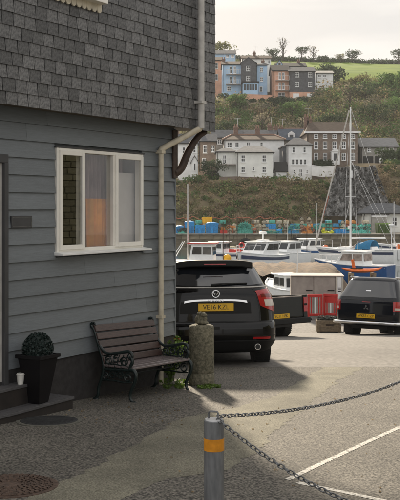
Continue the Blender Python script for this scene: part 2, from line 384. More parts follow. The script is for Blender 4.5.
# upper storey: core, soffit, slates
MB().bx(S0, SOV-.03, -NOV+.03, 6.2, ZS+.012, EYE+5.2).build('upper_wall', m['slate_dark'], bld)
MB().bx(S0, SOV-.045, -NOV+.045, 6.2, ZS-.008, ZS+.010).build('soffit', m['soffit'], bld)
MB().bx(S0, SOV-.02, -NOV+.005, -NOV+.028, ZS-.03, ZS+.03).build('fascia', m['soffit'], bld)
rf = MB(); e = EYE+5.2
rf.prism([(S0, -NOV-.35, e), (S0, 6.5, e), (S0, 2.9, e+3.0)], (SOV+.4-S0, 0, 0)); rf.build('roof', m['slate_dark'], bld, fixn=True)
sl = MB().bx(-.1, .1, -.0055, .0055, 0, .205).mesh('slate'); sl.materials.append(m['slate'])
rest = MB(); EXP = .135; SW = .180; cnt = 0
row = 0; zz = ZS-.035
up_s0, up_z = ln(52, 0, NOV); 
while zz < EYE+3.4:
    s = SOV+.012-(SW*.5 if row % 2 else 0); first = row % 2
    s_hi = SOV+.012
    while s_hi > -6.2:
        w = SW+random.uniform(-.012, .014); s_lo = s_hi-(w if not (first and s_hi > SOV) else w*.5)
        c = (s_lo+s_hi)/2; ww = s_hi-s_lo-random.uniform(.007, .014)
        zb = zz+random.uniform(-.004, .003); til = R(4.6)+random.uniform(-.006, .006); roll = random.uniform(-.010, .010)
        T = Matrix.Translation((c, -NOV-.016+random.uniform(-.002, .001), zb)) @ Euler((-til, roll, 0)).to_matrix().to_4x4() @ Matrix.Diagonal((ww/.2, 1, 1, 1))
        Yd = 13.35+c*.863; X = -.106+c*.505; px = 200+FPX*X/Yd; py = HOR-FPX*(zb-EYE)/Yd
        if px > -14 and py > -4 and cnt < 300:
            o = link('slate', sl, None, bld); o.matrix_local = T; cnt += 1
        else: rest.bx(-.1, .1, -.004, .004, 0, .205, T)
        s_hi = s_lo
    zz += EXP; row += 1
tag(rest.build('slate_cladding', m['slate'], bld), kind='stuff')
# apron and sill of the window above
s1, za = ln(101, 14, NOV+.03); s0 = s1-1.05; za += .0
ap = MB(); nsc = 11; w = (s1-s0)/nsc
for i in range(nsc):
    c = s0+(i+.5)*w; poly = [(c-w/2+.003, -NOV-.045, za+.20), (c-w/2+.003, -NOV-.045, za+.05)]
    poly += [(c+(w/2-.003)*math.sin(t), -NOV-.045, za+.05-.05*math.cos(t)) for t in np.linspace(-1.2, 1.2, 7)]
    poly += [(c+w/2-.003, -NOV-.045, za+.05), (c+w/2-.003, -NOV-.045, za+.20)]
    ap2 = MB().prism(poly, (0, .016, 0)); ap2.build('scalloped_board', m['cream'], bld, fixn=True)
MB().bx(s0-.05, s1-.02, -NOV-.15, -NOV+.03, za+.095, za+.145).build('upper_window_sill', m['pvc'], bld, bevel=.006)
uw = MB(); a, b, c0, c1 = s0, s1-.06, za+.145, za+1.3
uw.bx(a, a+.06, -NOV-.06, -NOV+.03, c0, c1); uw.bx(b-.06, b, -NOV-.06, -NOV+.03, c0, c1); uw.bx(a+.06, b-.06, -NOV-.06, -NOV+.03, c1-.06, c1); uw.bx(a+.06, b-.06, -NOV-.06, -NOV+.03, c0, c0+.06)
uwo = uw.build('upper_window', m['pvc'], bld); MB().bx(a+.06, b-.06, -NOV-.04, -NOV-.03, c0+.06, c1-.06).build('pane', m['pane_dark'], uwo)
# the three-light window
def ring(b, s0, s1, z0, z1, t, y0, y1):
    b.bx(s0, s0+t, y0, y1, z0, z1); b.bx(s1-t, s1, y0, y1, z0, z1); b.bx(s0+t, s1-t, y0, y1, z0, z0+t); b.bx(s0+t, s1-t, y0, y1, z1-t, z1); return b
wf = MB(); ring(wf, ws0, ws1, wzb, wzt, .042, -.045, .06)
m1, _ = ln(81, 200); m2, _ = ln(111.5, 200)
for c in (m1, m2): wf.bx(c-.022, c+.022, -.044, .06, wzb+.042, wzt-.042)
win = wf.build('window', m['pvc'], bld, bevel=.006)
for i, (a, b) in enumerate(((ws0+.030, m1-.006), (m1+.022, m2-.022), (m2+.006, ws1-.030))):
    if i == 1: MB().bx(a, b, .0, .006, wzb+.042, wzt-.042).build('pane', GLASS, win); continue
    sa = ring(MB(), a, b, wzb+.028, wzt-.028, .052, -.068, -.02).build('sash', m['pvc'], win, bevel=.006)
    MB().bx(a+.050, b-.050, -.052, -.046, wzb+.078, wzt-.078).build('pane', GLASS, win)
MB().prism([(ws0-.03, .0, wzb-.035), (ws0-.03, -.15, wzb-.035), (ws0-.03, -.15, wzb-.012), (ws0-.03, 0, wzb+.006)], (ws1-ws0+.07, 0, 0)).build('window_sill', m['sillw'], bld, bevel=.004, fixn=True)
MB().bx(ws0-.02, ws1+.02, -.05, .02, wzt+.001, wzt+.02).build('drip_strip', m['trim_dark'], bld)
# room seen through the glass
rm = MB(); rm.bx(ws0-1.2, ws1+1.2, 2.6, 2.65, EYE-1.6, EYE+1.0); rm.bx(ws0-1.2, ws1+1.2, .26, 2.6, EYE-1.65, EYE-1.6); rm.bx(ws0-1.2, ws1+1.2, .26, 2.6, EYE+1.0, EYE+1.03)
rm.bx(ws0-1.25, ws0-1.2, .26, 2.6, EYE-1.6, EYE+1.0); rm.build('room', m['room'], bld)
M('mauve_reflection', (.26, .20, .21), .9, var=.3, scale=5, stretch=(3, 3, .5))  # for an added sheet that imitates the purplish reflection in the middle pane
for nm_, sa_, sb_, za_c, zb_c, dy_, mt_ in (('curtain', m1+.33, m1+.72, wzb-.05, wzb+(wzt-wzb)*.52, .15, 'curtain'), ('reflection_sheet', m1+.27, m2+.5, wzb+(wzt-wzb)*.40, wzt+.02, .21, 'mauve_reflection')):
    ss = np.linspace(sa_, sb_, 60); MB().grid([[(q, dy_+.045*math.sin((q-m1)*78+.6*math.sin(q*31)+(zz-wzb)*.8)+.01*math.sin(q*203), zz) for q in ss] for zz in np.linspace(za_c, zb_c, 5)]).build(nm_, m[mt_], bld, smooth=80)
bm_ = MB().bx(m2+.06, ws1+.12, .10, .105, wzb-.02, wzt-.24); bm_.build('blind', m['blind'], bld)
MB().bx(ws0, m2, 1.2, 1.24, (wzb+wzt)/2+.24, (wzb+wzt)/2+.30).build('shelf', m['room_shelf'], bld)
# door frame, door, plaque
MB().bx(ds1-.062, ds1, -.06, .028, Z0-.3, dzt).build('door_post', m['trim_dark'], bld, bevel=.004)
MB().bx(ds1-1.1, ds1+.001, -.058, .028, dzt, dzt+.09).build('door_lintel', m['trim_dark'], bld, bevel=.004)
dr = MB().bx(ds1-1.0, ds1-.062, -.02, .025, Z0-.12, dzt).build('door', m['pipe_grey'], bld)
for c in (0, 1): MB().bx(ds1-.9, ds1-.22, -.03, -.021, Z0+.1+c*1.0, Z0+.9+c*1.0).build('door_panel', m['sillw'], dr, bevel=.006)
p0, pz1 = ln(8.3, 216); p1, _ = ln(29, 216); _, pz0 = ln(8.3, 228)
pq = MB().bx(p0, p1, -.046, -.026, pz0, pz1).build('name_plaque', m['trim_dark'], bld, bevel=.003)
M('plaque_face', (.075, .075, .07), .5, scale=30, col2=(.14, .14, .13)); 
ring(MB(), p0+.012, p1-.012, pz0+.012, pz1-.012, .006, -.049, -.0465).build('plaque_border', m['plaque_face'], pq)
# corner bracket, downpipe and its swan neck
br = MB(); pth = []
fo = Vector((.0, -.015, EYE+.475)); to = Vector((SOV-.10, -NOV+.08, ZS-.035))
for t in np.linspace(0, 1, 14):
    p = fo.lerp(to, t); p.z = fo.z+(to.z-fo.z)*float(np.interp(t, [0, .12, .24, .33, .42, .62, .8, 1], [0, .02, .12, .28, .46, .73, .90, 1])); pth.append(p)
br.tube(pth, [.062-.022*i/13 for i in range(14)], 8).build('bracket', m['brown_wood'], bld, smooth=50)
MB().bx(-.075, .035, -.058, -.031, EYE+.40, ZS-.04).build('bracket_post', m['brown_wood'], bld, bevel=.006)
pl, _ = ln(161, 300, .075); pu, _ = ln(201.3, 60, NOV+.09)
zlo = gz(13.3)-.02; za_, zb_ = ln(161, 149, .075)[1], ln(201, 128.5, NOV+.075)[1]
dp = MB().tube([(pl, -.075, zlo), (pl, -.075, za_)], .034, 14); low = dp.build('downpipe', m['cream'], bld, smooth=50)
MB().tube([(pl-.01, -.075, za_-.03), (pl, -.078, za_), (pu, -NOV-.075, zb_), (pu, -NOV-.078, zb_+.03)], .040, 10).build('swan_neck', m['cream'], bld, smooth=60)
MB().tube([(pu, -NOV-.085, zb_), (pu, -NOV-.085, EYE+5.0)], .045, 14).build('upper_downpipe', m['pipe_grey'], bld, smooth=50)
for zz in (zb_+.33, zb_+2.1): MB().bx(pu-.075, pu+.05, -NOV-.14, -NOV-.02, zz, zz+.035).build('pipe_clip', m['pipe_grey'], bld)
for zz in (za_-.06, zlo+.9): MB().bx(pl-.045, pl+.045, -.115, -.02, zz, zz+.04).build('pipe_clip', m['cream'], bld)

# stone building across the street: outside the frame, mirrored in the left pane
st = thing('stone_building', 'olive coursed stone building across the street, mirrored in the window', 'building', (9.0, 0, 0))
M('olive_stone', (.34, .33, .19), .9, scale=6, col2=(.52, .49, .32), rnd=.25)
M('mortar', (.19, .185, .115), .9); MB().bx(.16, 6, 5, 16.05, 0, 6.5).build('wall', m['mortar'], st)
bl = MB().bx(0, .2, -.5, .5, -.5, .5).mesh('stone_block'); bl.materials.append(m['olive_stone'])
for i in range(40):
    y = 16.1-(.12 if i % 2 else 0)
    while y > 13.6:
        w = random.uniform(.18, .34); b = link('stone_block', bl, None, st); b.location = (.146+random.uniform(-.004, .004), y-w/2, -.2+i*.145); b.scale = (.25, w-.018, .128); y -= w

# ------------------------------------------------------------------ steps, planter, cup, manholes
stp = thing('entrance_steps', 'two dark timber steps below the door at the left edge', 'steps', (-.365, 13.5, 0), WD)
def wn_(px, py, h):                                    # pixel on a level plane (h below the eye) -> local (s, y)
    Y = h/((py-HOR)/FPX); X = (px-200)/FPX*Y; d = Vector((X+.365, Y-13.5)); return d.dot(Vector((.505, .863))), -d.dot(Vector((.863, -.505)))
lt = 2.08; ls, ly = wn_(74.5, 396.5, lt)
zt = EYE-lt
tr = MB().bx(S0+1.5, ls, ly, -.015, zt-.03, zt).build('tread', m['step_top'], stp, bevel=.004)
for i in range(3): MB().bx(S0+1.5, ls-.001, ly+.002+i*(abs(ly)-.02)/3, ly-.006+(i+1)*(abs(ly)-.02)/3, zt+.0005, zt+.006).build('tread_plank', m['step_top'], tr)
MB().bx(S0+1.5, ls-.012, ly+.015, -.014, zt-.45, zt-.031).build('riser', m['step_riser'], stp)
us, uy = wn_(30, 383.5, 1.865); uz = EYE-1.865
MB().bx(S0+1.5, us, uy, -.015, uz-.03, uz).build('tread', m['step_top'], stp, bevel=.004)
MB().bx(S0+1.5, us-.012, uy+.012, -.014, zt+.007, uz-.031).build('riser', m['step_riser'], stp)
def onwall(px, n):                                     # world xy at a pixel column, n in front of the wall
    s, _ = ln(px, 200, n); return (-.365+.505*s+.863*n, 13.5+.863*s-.505*n)
pc = onwall(38.0, .262)
pt = thing('planter', 'tall tapered black square planter with clipped round box bush beside the steps', 'planter', (pc[0], pc[1], zt+.007), WD)
HP = .52; b0, b1 = .078, .150
pm = MB(); pr = [(b0, 0), (b1, HP-.04), (b1+.022, HP-.04), (b1+.022, HP), (b1-.01, HP), (b1-.015, HP-.05)]
rows = [[(sx*r, sy*r, z) for sx, sy in ((-1, -1), (1, -1), (1, 1), (-1, 1), (-1, -1))] for r, z in pr]
pm.grid(rows).bx(-b0, b0, -b0, b0, 0, .01).build('pot', m['pot'], pt, bevel=.005, weld=True)
MB().bx(-b1+.018, b1-.018, -b1+.018, b1-.018, HP-.07, HP-.055).build('soil', m['step_riser'], pt)
bush = link('foliage', leafmesh('foliage', [(0, 0, HP+.05)], [(.165, .165, .18)], 2600, .03, 3, shell=.8), m['box_leaf'], pt)
MB().ball((0, 0, HP+.05), (.14, .14, .155), 14, 10).build('stem_ball', m['box_leaf'], pt)
cp = onwall(20.5, -uy-.06)
cu = thing('paper_cup', 'small white lidded takeaway cup on the upper step', 'cup', (cp[0], cp[1], uz))
MB().lathe([(.030, 0), (.041, .098)], 20).build('cup_body', m['cup'], cu, smooth=50)
MB().lathe([(.0445, .098), (.0445, .106), (.040, .108), (.039, .118), (.034, .119)], 20).build('lid', m['cup'], cu, smooth=40)
def manhole(name, label, px, py, rad, mat, rim, bars):
    x, y = G(px, py); o = thing(name, label, 'manhole cover', (x, y, gz(y))); o.rotation_euler = (math.atan((gz(y+.3)-gz(y-.3))/.6), 0, 0)
    MB().lathe([(rad+.045, -.02), (rad+.045, .006), (rad+.004, .008), (rad+.004, -.02)], 48).build('rim', m[rim], o)
    MB().lathe([(rad, -.02), (rad, .010), (rad-.004, .012)], 48).build('cover', m[mat], o)
    if bars:
        b = MB()
        for i in range(1, 7):
            rr = rad*(.14+.135*i); nb = int(7+i*6); 
            for j in range(nb):
                a0 = 2*math.pi*j/nb+i*.21; a1 = a0+2*math.pi/nb*.62
                rows = [[(rq*math.cos(a), rq*math.sin(a), .0125+zq) for a in (a0, (a0+a1)/2, a1)] for rq, zq in ((rr, 0), (rr+.004, .007), (rr+.022, .007), (rr+.026, 0))]
                b.grid(rows)
        tag(b.build('raised_studs', m[mat], o, fixn=True), kind='stuff')
    else:
        b = MB()
        for i in range(-5, 6):
            h = math.sqrt(max(.0, (rad-.03)**2-(i*.055)**2)); b.bx(-h, h, i*.055-.008, i*.055+.008, .0121, .016)
        tag(b.build('raised_ribs', m[mat], o), kind='stuff')
manhole('manhole_cover', 'dark round iron manhole cover in the tarmac below the steps', 49, 421, .29, 'cast', 'rim_stone', False)
manhole('manhole_cover', 'rusty brown studded manhole cover in the bottom left corner', 10, 486, .315, 'rust', 'rust', True)

# ------------------------------------------------------------------ bench
def ongr(px, n): x, y = onwall(px, n); return Vector((x, y, gz(y)))
bl0 = ongr(98, .16)
s_l, _ = ln(101, 200, .10)
bench = thing('park_bench', 'wooden slatted bench with scrolled black iron ends against the building', 'bench', (bl0.x, bl0.y, gz(bl0.y)-.015), WD)
bench.rotation_euler = (0, math.atan(.05)*.9, WD)
BL = 1.25
def endframe(x):
    t = lambda pts, r, n=8: MB().tube([(x, a, b) for a, b in pts], r, n)
    def smoothp(pts, k=5):
        out = []; n = len(pts)
        for i in range(n-1):
            p0 = pts[max(i-1, 0)]; p1 = pts[i]; p2 = pts[i+1]; p3 = pts[min(i+2, n-1)]
            for j in range(k):
                u = j/k; out.append(tuple(.5*((2*p1[c])+(-p0[c]+p2[c])*u+(2*p0[c]-5*p1[c]+4*p2[c]-p3[c])*u*u+(-p0[c]+3*p1[c]-3*p2[c]+p3[c])*u**3) for c in (0, 1)))
        return out+[pts[-1]]
    def scroll(cy, cz, r, turns=1.4, a0=0, sg=1): return [(cy+r*(1-.75*i/24)*math.cos(a0+sg*turns*2*math.pi*i/24), cz+r*(1-.75*i/24)*math.sin(a0+sg*turns*2*math.pi*i/24)) for i in range(25)]
    # local y: 0 at the back feet, negative towards the street
    back = smoothp([(.095, .90), (.125, .885), (.115, .855), (.075, .81), (.02, .67), (-.045, .50), (-.07, .40), (-.05, .28), (-.005, .15), (.0, .07), (.035, .02)])
    MB().tube([(x, a, b) for a, b in back], .020, 8).build('back_leg', m['iron'], bench, smooth=60)
    MB().ball((x, .03, .018), (.028, .045, .02), 10, 6).build('foot', m['iron'], bench, smooth=60)
    front = smoothp([(-.44, .40), (-.50, .385), (-.53, .32), (-.50, .22), (-.455, .12), (-.465, .05), (-.51, .018)])
    MB().tube([(x, a, b) for a, b in front], [.026-.010*i/(len(front)-1) for i in range(len(front))], 8).build('front_leg', m['iron'], bench, smooth=60)
    MB().ball((x, -.51, .018), (.028, .045, .02), 10, 6).build('foot', m['iron'], bench, smooth=60)
    arm = smoothp([(.02, .67), (-.06, .585), (-.14, .555), (-.28, .575), (-.40, .60), (-.455, .585), (-.47, .545), (-.445, .52), (-.42, .54)])
    MB().tube([(x, a, b) for a, b in arm], .019, 8).build('armrest', m['iron'], bench, smooth=60)
    sup = smoothp([(-.45, .545), (-.475, .49), (-.45, .43), (-.44, .39)])
    MB().tube([(x, a, b) for a, b in sup], .022, 8).build('arm_post', m['iron'], bench, smooth=60)
    rail = smoothp([(-.07, .375), (-.20, .375), (-.34, .385), (-.46, .385)])
    MB().tube([(x, a, b) for a, b in rail], .018, 8).build('seat_rail', m['iron'], bench, smooth=60)
    def sw(pts, r): MB().tube([(x, a, b) for a, b in pts], r, 6).build('scroll', m['iron'], bench, smooth=60)
    for args in ((-.14, .475, .055, 1.4, .5, 1), (-.25, .50, .05, 1.3, 2, -1), (-.36, .475, .06, 1.4, 0, 1), (-.44, .565, .042, 1.3, 1, 1), (-.42, .30, .06, 1.4, 2, -1), (-.31, .315, .055, 1.4, 0, 1), (-.20, .315, .055, 1.4, 3, -1), (-.10, .29, .05, 1.3, 1, 1), (.09, .875, .03, 1.2, 1, 1)): sw(scroll(*args), .0095)
    sw(smoothp([(-.03, .24), (-.2, .25), (-.36, .24), (-.48, .25)]), .011); sw(smoothp([(-.08, .40), (-.2, .44), (-.32, .43), (-.44, .42)]), .009)
    for q in np.linspace(-.12, -.40, 6): sw([(q, .39), (q+.03, .47), (q-.01, .56)], .007)
for x in (0, BL): endframe(x)
slat = MB().bx(-.02, BL+.02, -.5, .5, -.5, .5)
def plank(y, z, wid, thk, tilt, mat):
    T = Matrix.Translation((BL/2, y, z)) @ Euler((tilt, 0, 0)).to_matrix().to_4x4()
    return MB().bx(-BL/2-.015, BL/2+.015, -wid/2, wid/2, -thk/2, thk/2, T).build('slat', m[mat], bench, bevel=.005)
for i, y in enumerate((-.455, -.365, -.275, -.185, -.10)): plank(y, .413+(.004 if i else -.004), .078, .024, R(3), 'bench_seat_sheen')
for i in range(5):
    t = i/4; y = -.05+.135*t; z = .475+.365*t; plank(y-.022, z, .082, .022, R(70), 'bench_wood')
MB().tube([(0, -.25, .30), (BL, -.25, .30)], .010, 8).build('tie_rod', m['iron'], bench)

# weeds by the downpipe
wp = ongr(170, .16)
wd = thing('weed', 'bright green ferny weed growing behind the bench by the downpipe', 'plant', wp)
lc = []; lr = []
stm = MB()
for i in range(16):
    a = random.uniform(0, 6.28); l = random.uniform(.2, .62); le = random.uniform(.05, .24)
    tip = Vector((math.cos(a)*le, math.sin(a)*le*.7, l)); stm.tube([(0, 0, 0), tip*.5+Vector((0, 0, .06)), tip], .004, 5)
    for t in np.linspace(.3, 1, 6): q = tip*t+Vector((0, 0, .06*math.sin(math.pi*t))); lc.append(q); lr.append((.045, .045, .035))
for i in range(10): lc.append((random.uniform(-.14, .3), random.uniform(-.2, .1), random.uniform(.01, .05))); lr.append((.06, .06, .05))
stm.build('stems', m['weed'], wd); link('leaves', leafmesh('leaves', lc, lr, 14, .045, 5, shell=.1), m['weed'], wd)

lit = []
for i in range(150):
    px, py = (random.uniform(30, 190), random.uniform(392, 425)) if i < 90 else (random.uniform(150, 400), random.uniform(372, 500)); a_, b_ = G(px, py); lit.append((a_, b_, gz(b_)+.006))
tag(link('leaf_litter', leafmesh('leaf_litter', lit, [(.02, .02, .004)]*len(lit), 2, .020, 8, shell=.1), m['leaf_brown']), 'scattered dead leaves and grit on the tarmac', 'litter', kind='stuff')
mo_ = []
for i in range(46):
    px = random.choice([random.uniform(198, 220), random.uniform(165, 184)]); a_, b_ = G(px, 387.5+random.uniform(-2, 1.5)); mo_.append((a_, b_, gz(b_)+.012))
tag(link('moss_tufts', leafmesh('moss_tufts', mo_, [(.035, .03, .02)]*len(mo_), 22, .028, 9, shell=.1), m['weed']), 'low moss and grass tufts round the stone bollard', 'moss', kind='stuff')
# ------------------------------------------------------------------ stone bollard with carving
x, y = G(201.5, 386); sbz = gz(y)
sb = thing('stone_bollard', 'stout round weathered stone bollard standing behind the black car', 'bollard', (x, y+.15, sbz-.01))
MB().lathe([(.168, 0), (.172, .02), (.170, .155), (.162, .165)], 36).build('base_drum', m['stone'], sb, smooth=40)
MB().lathe([(.155, .16), (.164, .172), (.167, .2), (.166, .5), (.165, .75), (.155, .775), (.12, .79)], 36).build('shaft', m['stone'], sb, smooth=50)
cv = thing('stone_carving', 'small worn stone carving of a crouching creature on top of the stone bollard', 'carving', (x, y+.15, sbz+.778))
bm = bmesh.new()
def blob(c, r, sq=1):
    ret = bmesh.ops.create_icosphere(bm, subdivisions=3, radius=1)
    for v in ret['verts']: v.co = Vector((c[0]+v.co.x*r[0], c[1]+v.co.y*r[1], c[2]+v.co.z*r[2]))
for c, r in (((0, 0, .045), (.082, .075, .05)), ((-.02, 0, .095), (.062, .06, .07)), ((.02, -.02, .15), (.05, .05, .042)), ((.055, -.03, .142), (.03, .032, .024)), ((-.035, -.01, .165), (.03, .035, .03)), ((.05, -.04, .085), (.025, .025, .05)), ((.06, .03, .08), (.024, .024, .05)), ((.05, -.02, .03), (.055, .06, .024)), ((-.01, .02, .185), (.016, .016, .02)), ((.0, -.045, .183), (.016, .014, .02)), ((-.06, 0, .07), (.04, .03, .06))): blob(c, r)
me = bpy.data.meshes.new('carving'); bm.to_mesh(me); bm.free()
cvo = link('carved_body', me, m['stone'], cv); cvo.scale = (.92, .92, .86); rmod = cvo.modifiers.new('remesh', 'REMESH'); rmod.mode = 'VOXEL'; rmod.voxel_size = .007
sm = cvo.modifiers.new('smooth', 'SMOOTH'); sm.iterations = 5

# ------------------------------------------------------------------ chain bollards and chains
BX, BY = (214-200)/FPX*5.2, 5.2
def steel_bollard(label, x, y, h=.93):
    o = thing('steel_bollard', label, 'bollard', (x, y, gz(y)-.01), 0, 'steel chain bollards'); r = .052
    MB().lathe([(r, 0), (r, h-.004), (r-.004, h)], 32).build('post', m['steel'], o, smooth=40)
    MB().lathe([(r+.0015, h-.155), (r+.0015, h-.093)], 32).build('reflective_band', m['amber'], o, smooth=40)
    MB().lathe([(r-.004, h), (r-.006, h+.006), (r-.03, h+.007)], 32).build('cap', m['steel_light'], o, smooth=40)
    MB().tube([(-.028, .01, h), (-.028, .01, h+.035), (-.022, .0, h+.045), (.016, -.012, h+.046), (.022, -.014, h+.036), (.022, -.014, h)], .0055, 8).build('hoop', m['steel'], o, smooth=60)
    return o
ht = EYE-.208*BY-0.0; HB = EYE-(418-HOR)/FPX*BY-gz(BY)
steel_bollard('grey steel bollard with amber band holding the two chains, in the foreground', BX, BY, HB)
B2 = (2.2, 8.5); B3 = (1.5, 3.2)
lk = MB(); a, b = .0100, .0165; pts = []
for i in range(10): t = math.pi*i/9-math.pi/2; pts.append((b*0+.011+a*math.cos(t), a*math.sin(t), 0))
for i in range(10): t = math.pi*i/9+math.pi/2; pts.append((-.011+a*math.cos(t), a*math.sin(t), 0))
lkm = lk.tube(pts, .0032, 6, closed=True).mesh('link', 60); lkm.materials.append(m['zinc'])
def chain(label, p0, p1, sag):
    o = thing('chain', label, 'chain', p0); p0 = Vector(p0); p1 = Vector(p1); L_ = (p1-p0).length; N = 300
    f = lambda t: p0.lerp(p1, t)-Vector((0, 0, 4*sag*t*(1-t)))
    pts = [f(i/N) for i in range(N+1)]; acc = [0]
    for i in range(N): acc.append(acc[-1]+(pts[i+1]-pts[i]).length)
    pit = .0365; n = int(acc[-1]/pit)
    for i in range(n):
        d = (i+.5)*pit; t = float(np.interp(d, acc, np.linspace(0, 1, N+1))); p = f(t); tg = (f(min(1, t+.004))-f(max(0, t-.004))).normalized()
        q = tg.to_track_quat('X', 'Z').to_matrix().to_4x4() @ Matrix.Rotation((math.pi/2 if i % 2 else 0)+.5+random.uniform(-.25, .25), 4, 'X')
        k = link('link', lkm, None, o); k.matrix_local = Matrix.Translation(p-p0) @ q
tp = Vector((BX+.018, BY-.012, gz(BY)+HB+.012))
chain('slack galvanised chain running right from the amber banded bollard', tp, (B2[0], B2[1], gz(B2[1])+.90), .122)
chain('slack galvanised chain dropping steeply from the amber banded bollard to the bottom edge', tp-Vector((0, .01, .012)), (B3[0], B3[1], gz(B3[1])+HB), .22)
steel_bollard('grey steel bollard just outside the right edge', *B2, .9); steel_bollard('grey steel bollard just outside the bottom right corner', *B3, HB)

# ------------------------------------------------------------------ vehicles: bodies as stacked plan outlines
class Shell:
    def __init__(s, tab, crown=.05):
        s.t = np.array(tab, float); s.c = crown
    def at(s, z): return [float(np.interp(z, s.t[:, 0], s.t[:, k])) for k in (1, 2, 3, 4)]
    def raw(s, z, q):
        sg = 1 if q >= 0 else -1; q = abs(q); xr, xf, w, r = s.at(z); r = min(r, w*.95); c = s.c
        if q <= 1: y = (w-r)*q; x = xr
        elif q <= 2: a = (q-1)*math.pi/2; y = w-r+r*math.sin(a); x = xr+r-r*math.cos(a)
        elif q <= 3: y = w; x = xr+r+(xf-xr-2*r)*(q-2)
        elif q <= 4: a = (q-3)*math.pi/2; y = w-r+r*math.cos(a); x = xf-r+r*math.sin(a)
        else: y = (w-r)*(5-q); x = xf
        if q <= 2: x += c*(y/w)**2
        elif q >= 3: x -= c*(y/w)**2
        else: x += c*(1-2*(q-2))
        return Vector((x, sg*y, z))
    def S(s, z, q, off=0.):
        p = s.raw(z, q)
        if not off: return p
        e = .02; du = s.raw(z, q+e)-s.raw(z, q-e); dz = s.raw(z+.01, q)-s.raw(z-.01, q); n = du.cross(dz)
        n = n.normalized() if n.length > 1e-9 else Vector((-1, 0, 0)); c = Vector((2.2, 0, p.z))
        if n.dot(p-c) < 0: n = -n
        return p+n*off
    def body(s, step=.04):
        zs = sorted(set([round(v, 4) for v in s.t[:, 0]]+[round(v, 4) for v in np.arange(s.t[0, 0], s.t[-1, 0], step)]))
        qs = list(np.linspace(0, 1, 6))+list(np.linspace(1, 2, 7))[1:]+list(np.linspace(2, 3, 14))[1:]+list(np.linspace(3, 4, 6))[1:]+list(np.linspace(4, 5, 5))[1:]
        b = MB(); rows = [[s.raw(z, -q) for q in reversed(qs[1:-1])]+[s.raw(z, q) for q in qs] for z in zs]
        n = len(rows[0]); b.v = [tuple(p) for r in rows for p in r]
        for i in range(len(rows)-1):
            for j in range(n): b.f.append((i*n+j, i*n+(j+1) % n, (i+1)*n+(j+1) % n, (i+1)*n+j))
        b.f.append(tuple(reversed(range(n)))); b.f.append(tuple((len(rows)-1)*n+j for j in range(n)))
        return b
    def patch(s, q0, q1, z0, z1, off=.006, nq=14, nz=6, f0=None, f1=None):
        """sheet lying on the body; f0/f1(u) shift the lower / upper edge; its border turns down into the body"""
        g = []
        for i in range(-1, nz+2):
            r = []
            for j in range(-1, nq+2):
                u = min(max(j/nq, 0), 1); v = min(max(i/nz, 0), 1)
                a = z0+(f0(u) if f0 else 0); b = z1+(f1(u) if f1 else 0)
                edge = i in (-1, nz+1) or j in (-1, nq+1)
                r.append(s.S(a+(b-a)*v, q0+(q1-q0)*u, -.012 if edge else off))
            g.append(r)
        return MB().grid(g)
def cut(mb, cutters, name):
    me = mb.mesh(name); bm = bmesh.new(); bm.from_mesh(me); bmesh.ops.recalc_face_normals(bm, faces=bm.faces); bm.to_mesh(me); bm.free()
    o = bpy.data.objects.new('tmp_body', me); COL.objects.link(o); tmp = []
    for c in cutters:
        cm_ = c.mesh('tmp_cut'); bm = bmesh.new(); bm.from_mesh(cm_); bmesh.ops.recalc_face_normals(bm, faces=bm.faces); bm.to_mesh(cm_); bm.free()
        k = bpy.data.objects.new('tmp_cut', cm_); COL.objects.link(k); tmp.append(k)
        b = o.modifiers.new('b', 'BOOLEAN'); b.operation = 'DIFFERENCE'; b.object = k; b.solver = 'EXACT'
    dg = bpy.context.evaluated_depsgraph_get(); dg.update(); out = bpy.data.meshes.new_from_object(o.evaluated_get(dg))
    for k in tmp+[o]: bpy.data.objects.remove(k)
    out.name = name; out.materials.clear()
    out.polygons.foreach_set('use_smooth', [True]*len(out.polygons)); out.set_sharp_from_angle(angle=R(34)); return out
def wheel(par, x, y, r, w, sg):
    o = MB().lathe([(r*.62, -w/2), (r*.94, -w/2), (r, -w/2+.03), (r, w/2-.03), (r*.94, w/2), (r*.62, w/2)], 32).build('wheel', m['rubber'], par, smooth=40)
    o.rotation_euler = (R(90), 0, 0); o.location = (x, y, r)
    tr = MB()
    for i in range(40):
        a = 2*math.pi*i/40
        for zz in (-.3, .3): T = Matrix.Rotation(a, 4, 'Z') @ Matrix.Translation((r, 0, zz*w)); tr.bx(-.01, .006, -.012, .012, -w*.17, w*.17, T)
    tag(tr.build('tread_blocks', m['rubber'], o), kind='stuff')
    rm_ = MB().lathe([(r*.63, -w*.3), (r*.63, w*.3)], 28)
    rm_.build('rim', m['alloy'], o, smooth=40)
    sp = MB()
    for i in range(5): T = Matrix.Rotation(2*math.pi*i/5, 4, 'Z'); sp.bx(.03, r*.62, -.05, .05, -sg*w*.36-.012, -sg*w*.36+.012, T)
    sp.build('spokes', m['alloy'], o); return o
def plate(par, s, z, x, txt, y=0, tilt=0, w=.52):
    T = Matrix.Translation((x, y, z)) @ Matrix.Rotation(R(-90), 4, 'Z') @ Matrix.Rotation(R(90)-tilt, 4, 'X')
    o = MB().bx(-w/2, w/2, -.0555, .0555, -.004, .004, T).build('number_plate', m['plate'], par, bevel=.003)
    text('plate_lettering', txt, .098, m['black'], o, T @ Matrix.Translation((0, .0, .0052)) @ Matrix.Diagonal((.94, 1.0, 1, 1)), .001)
    return o
def arc_arch(x, y0, y1, r, z): return MB().tube([(x, y0, z), (x, y1, z)], r, 36)

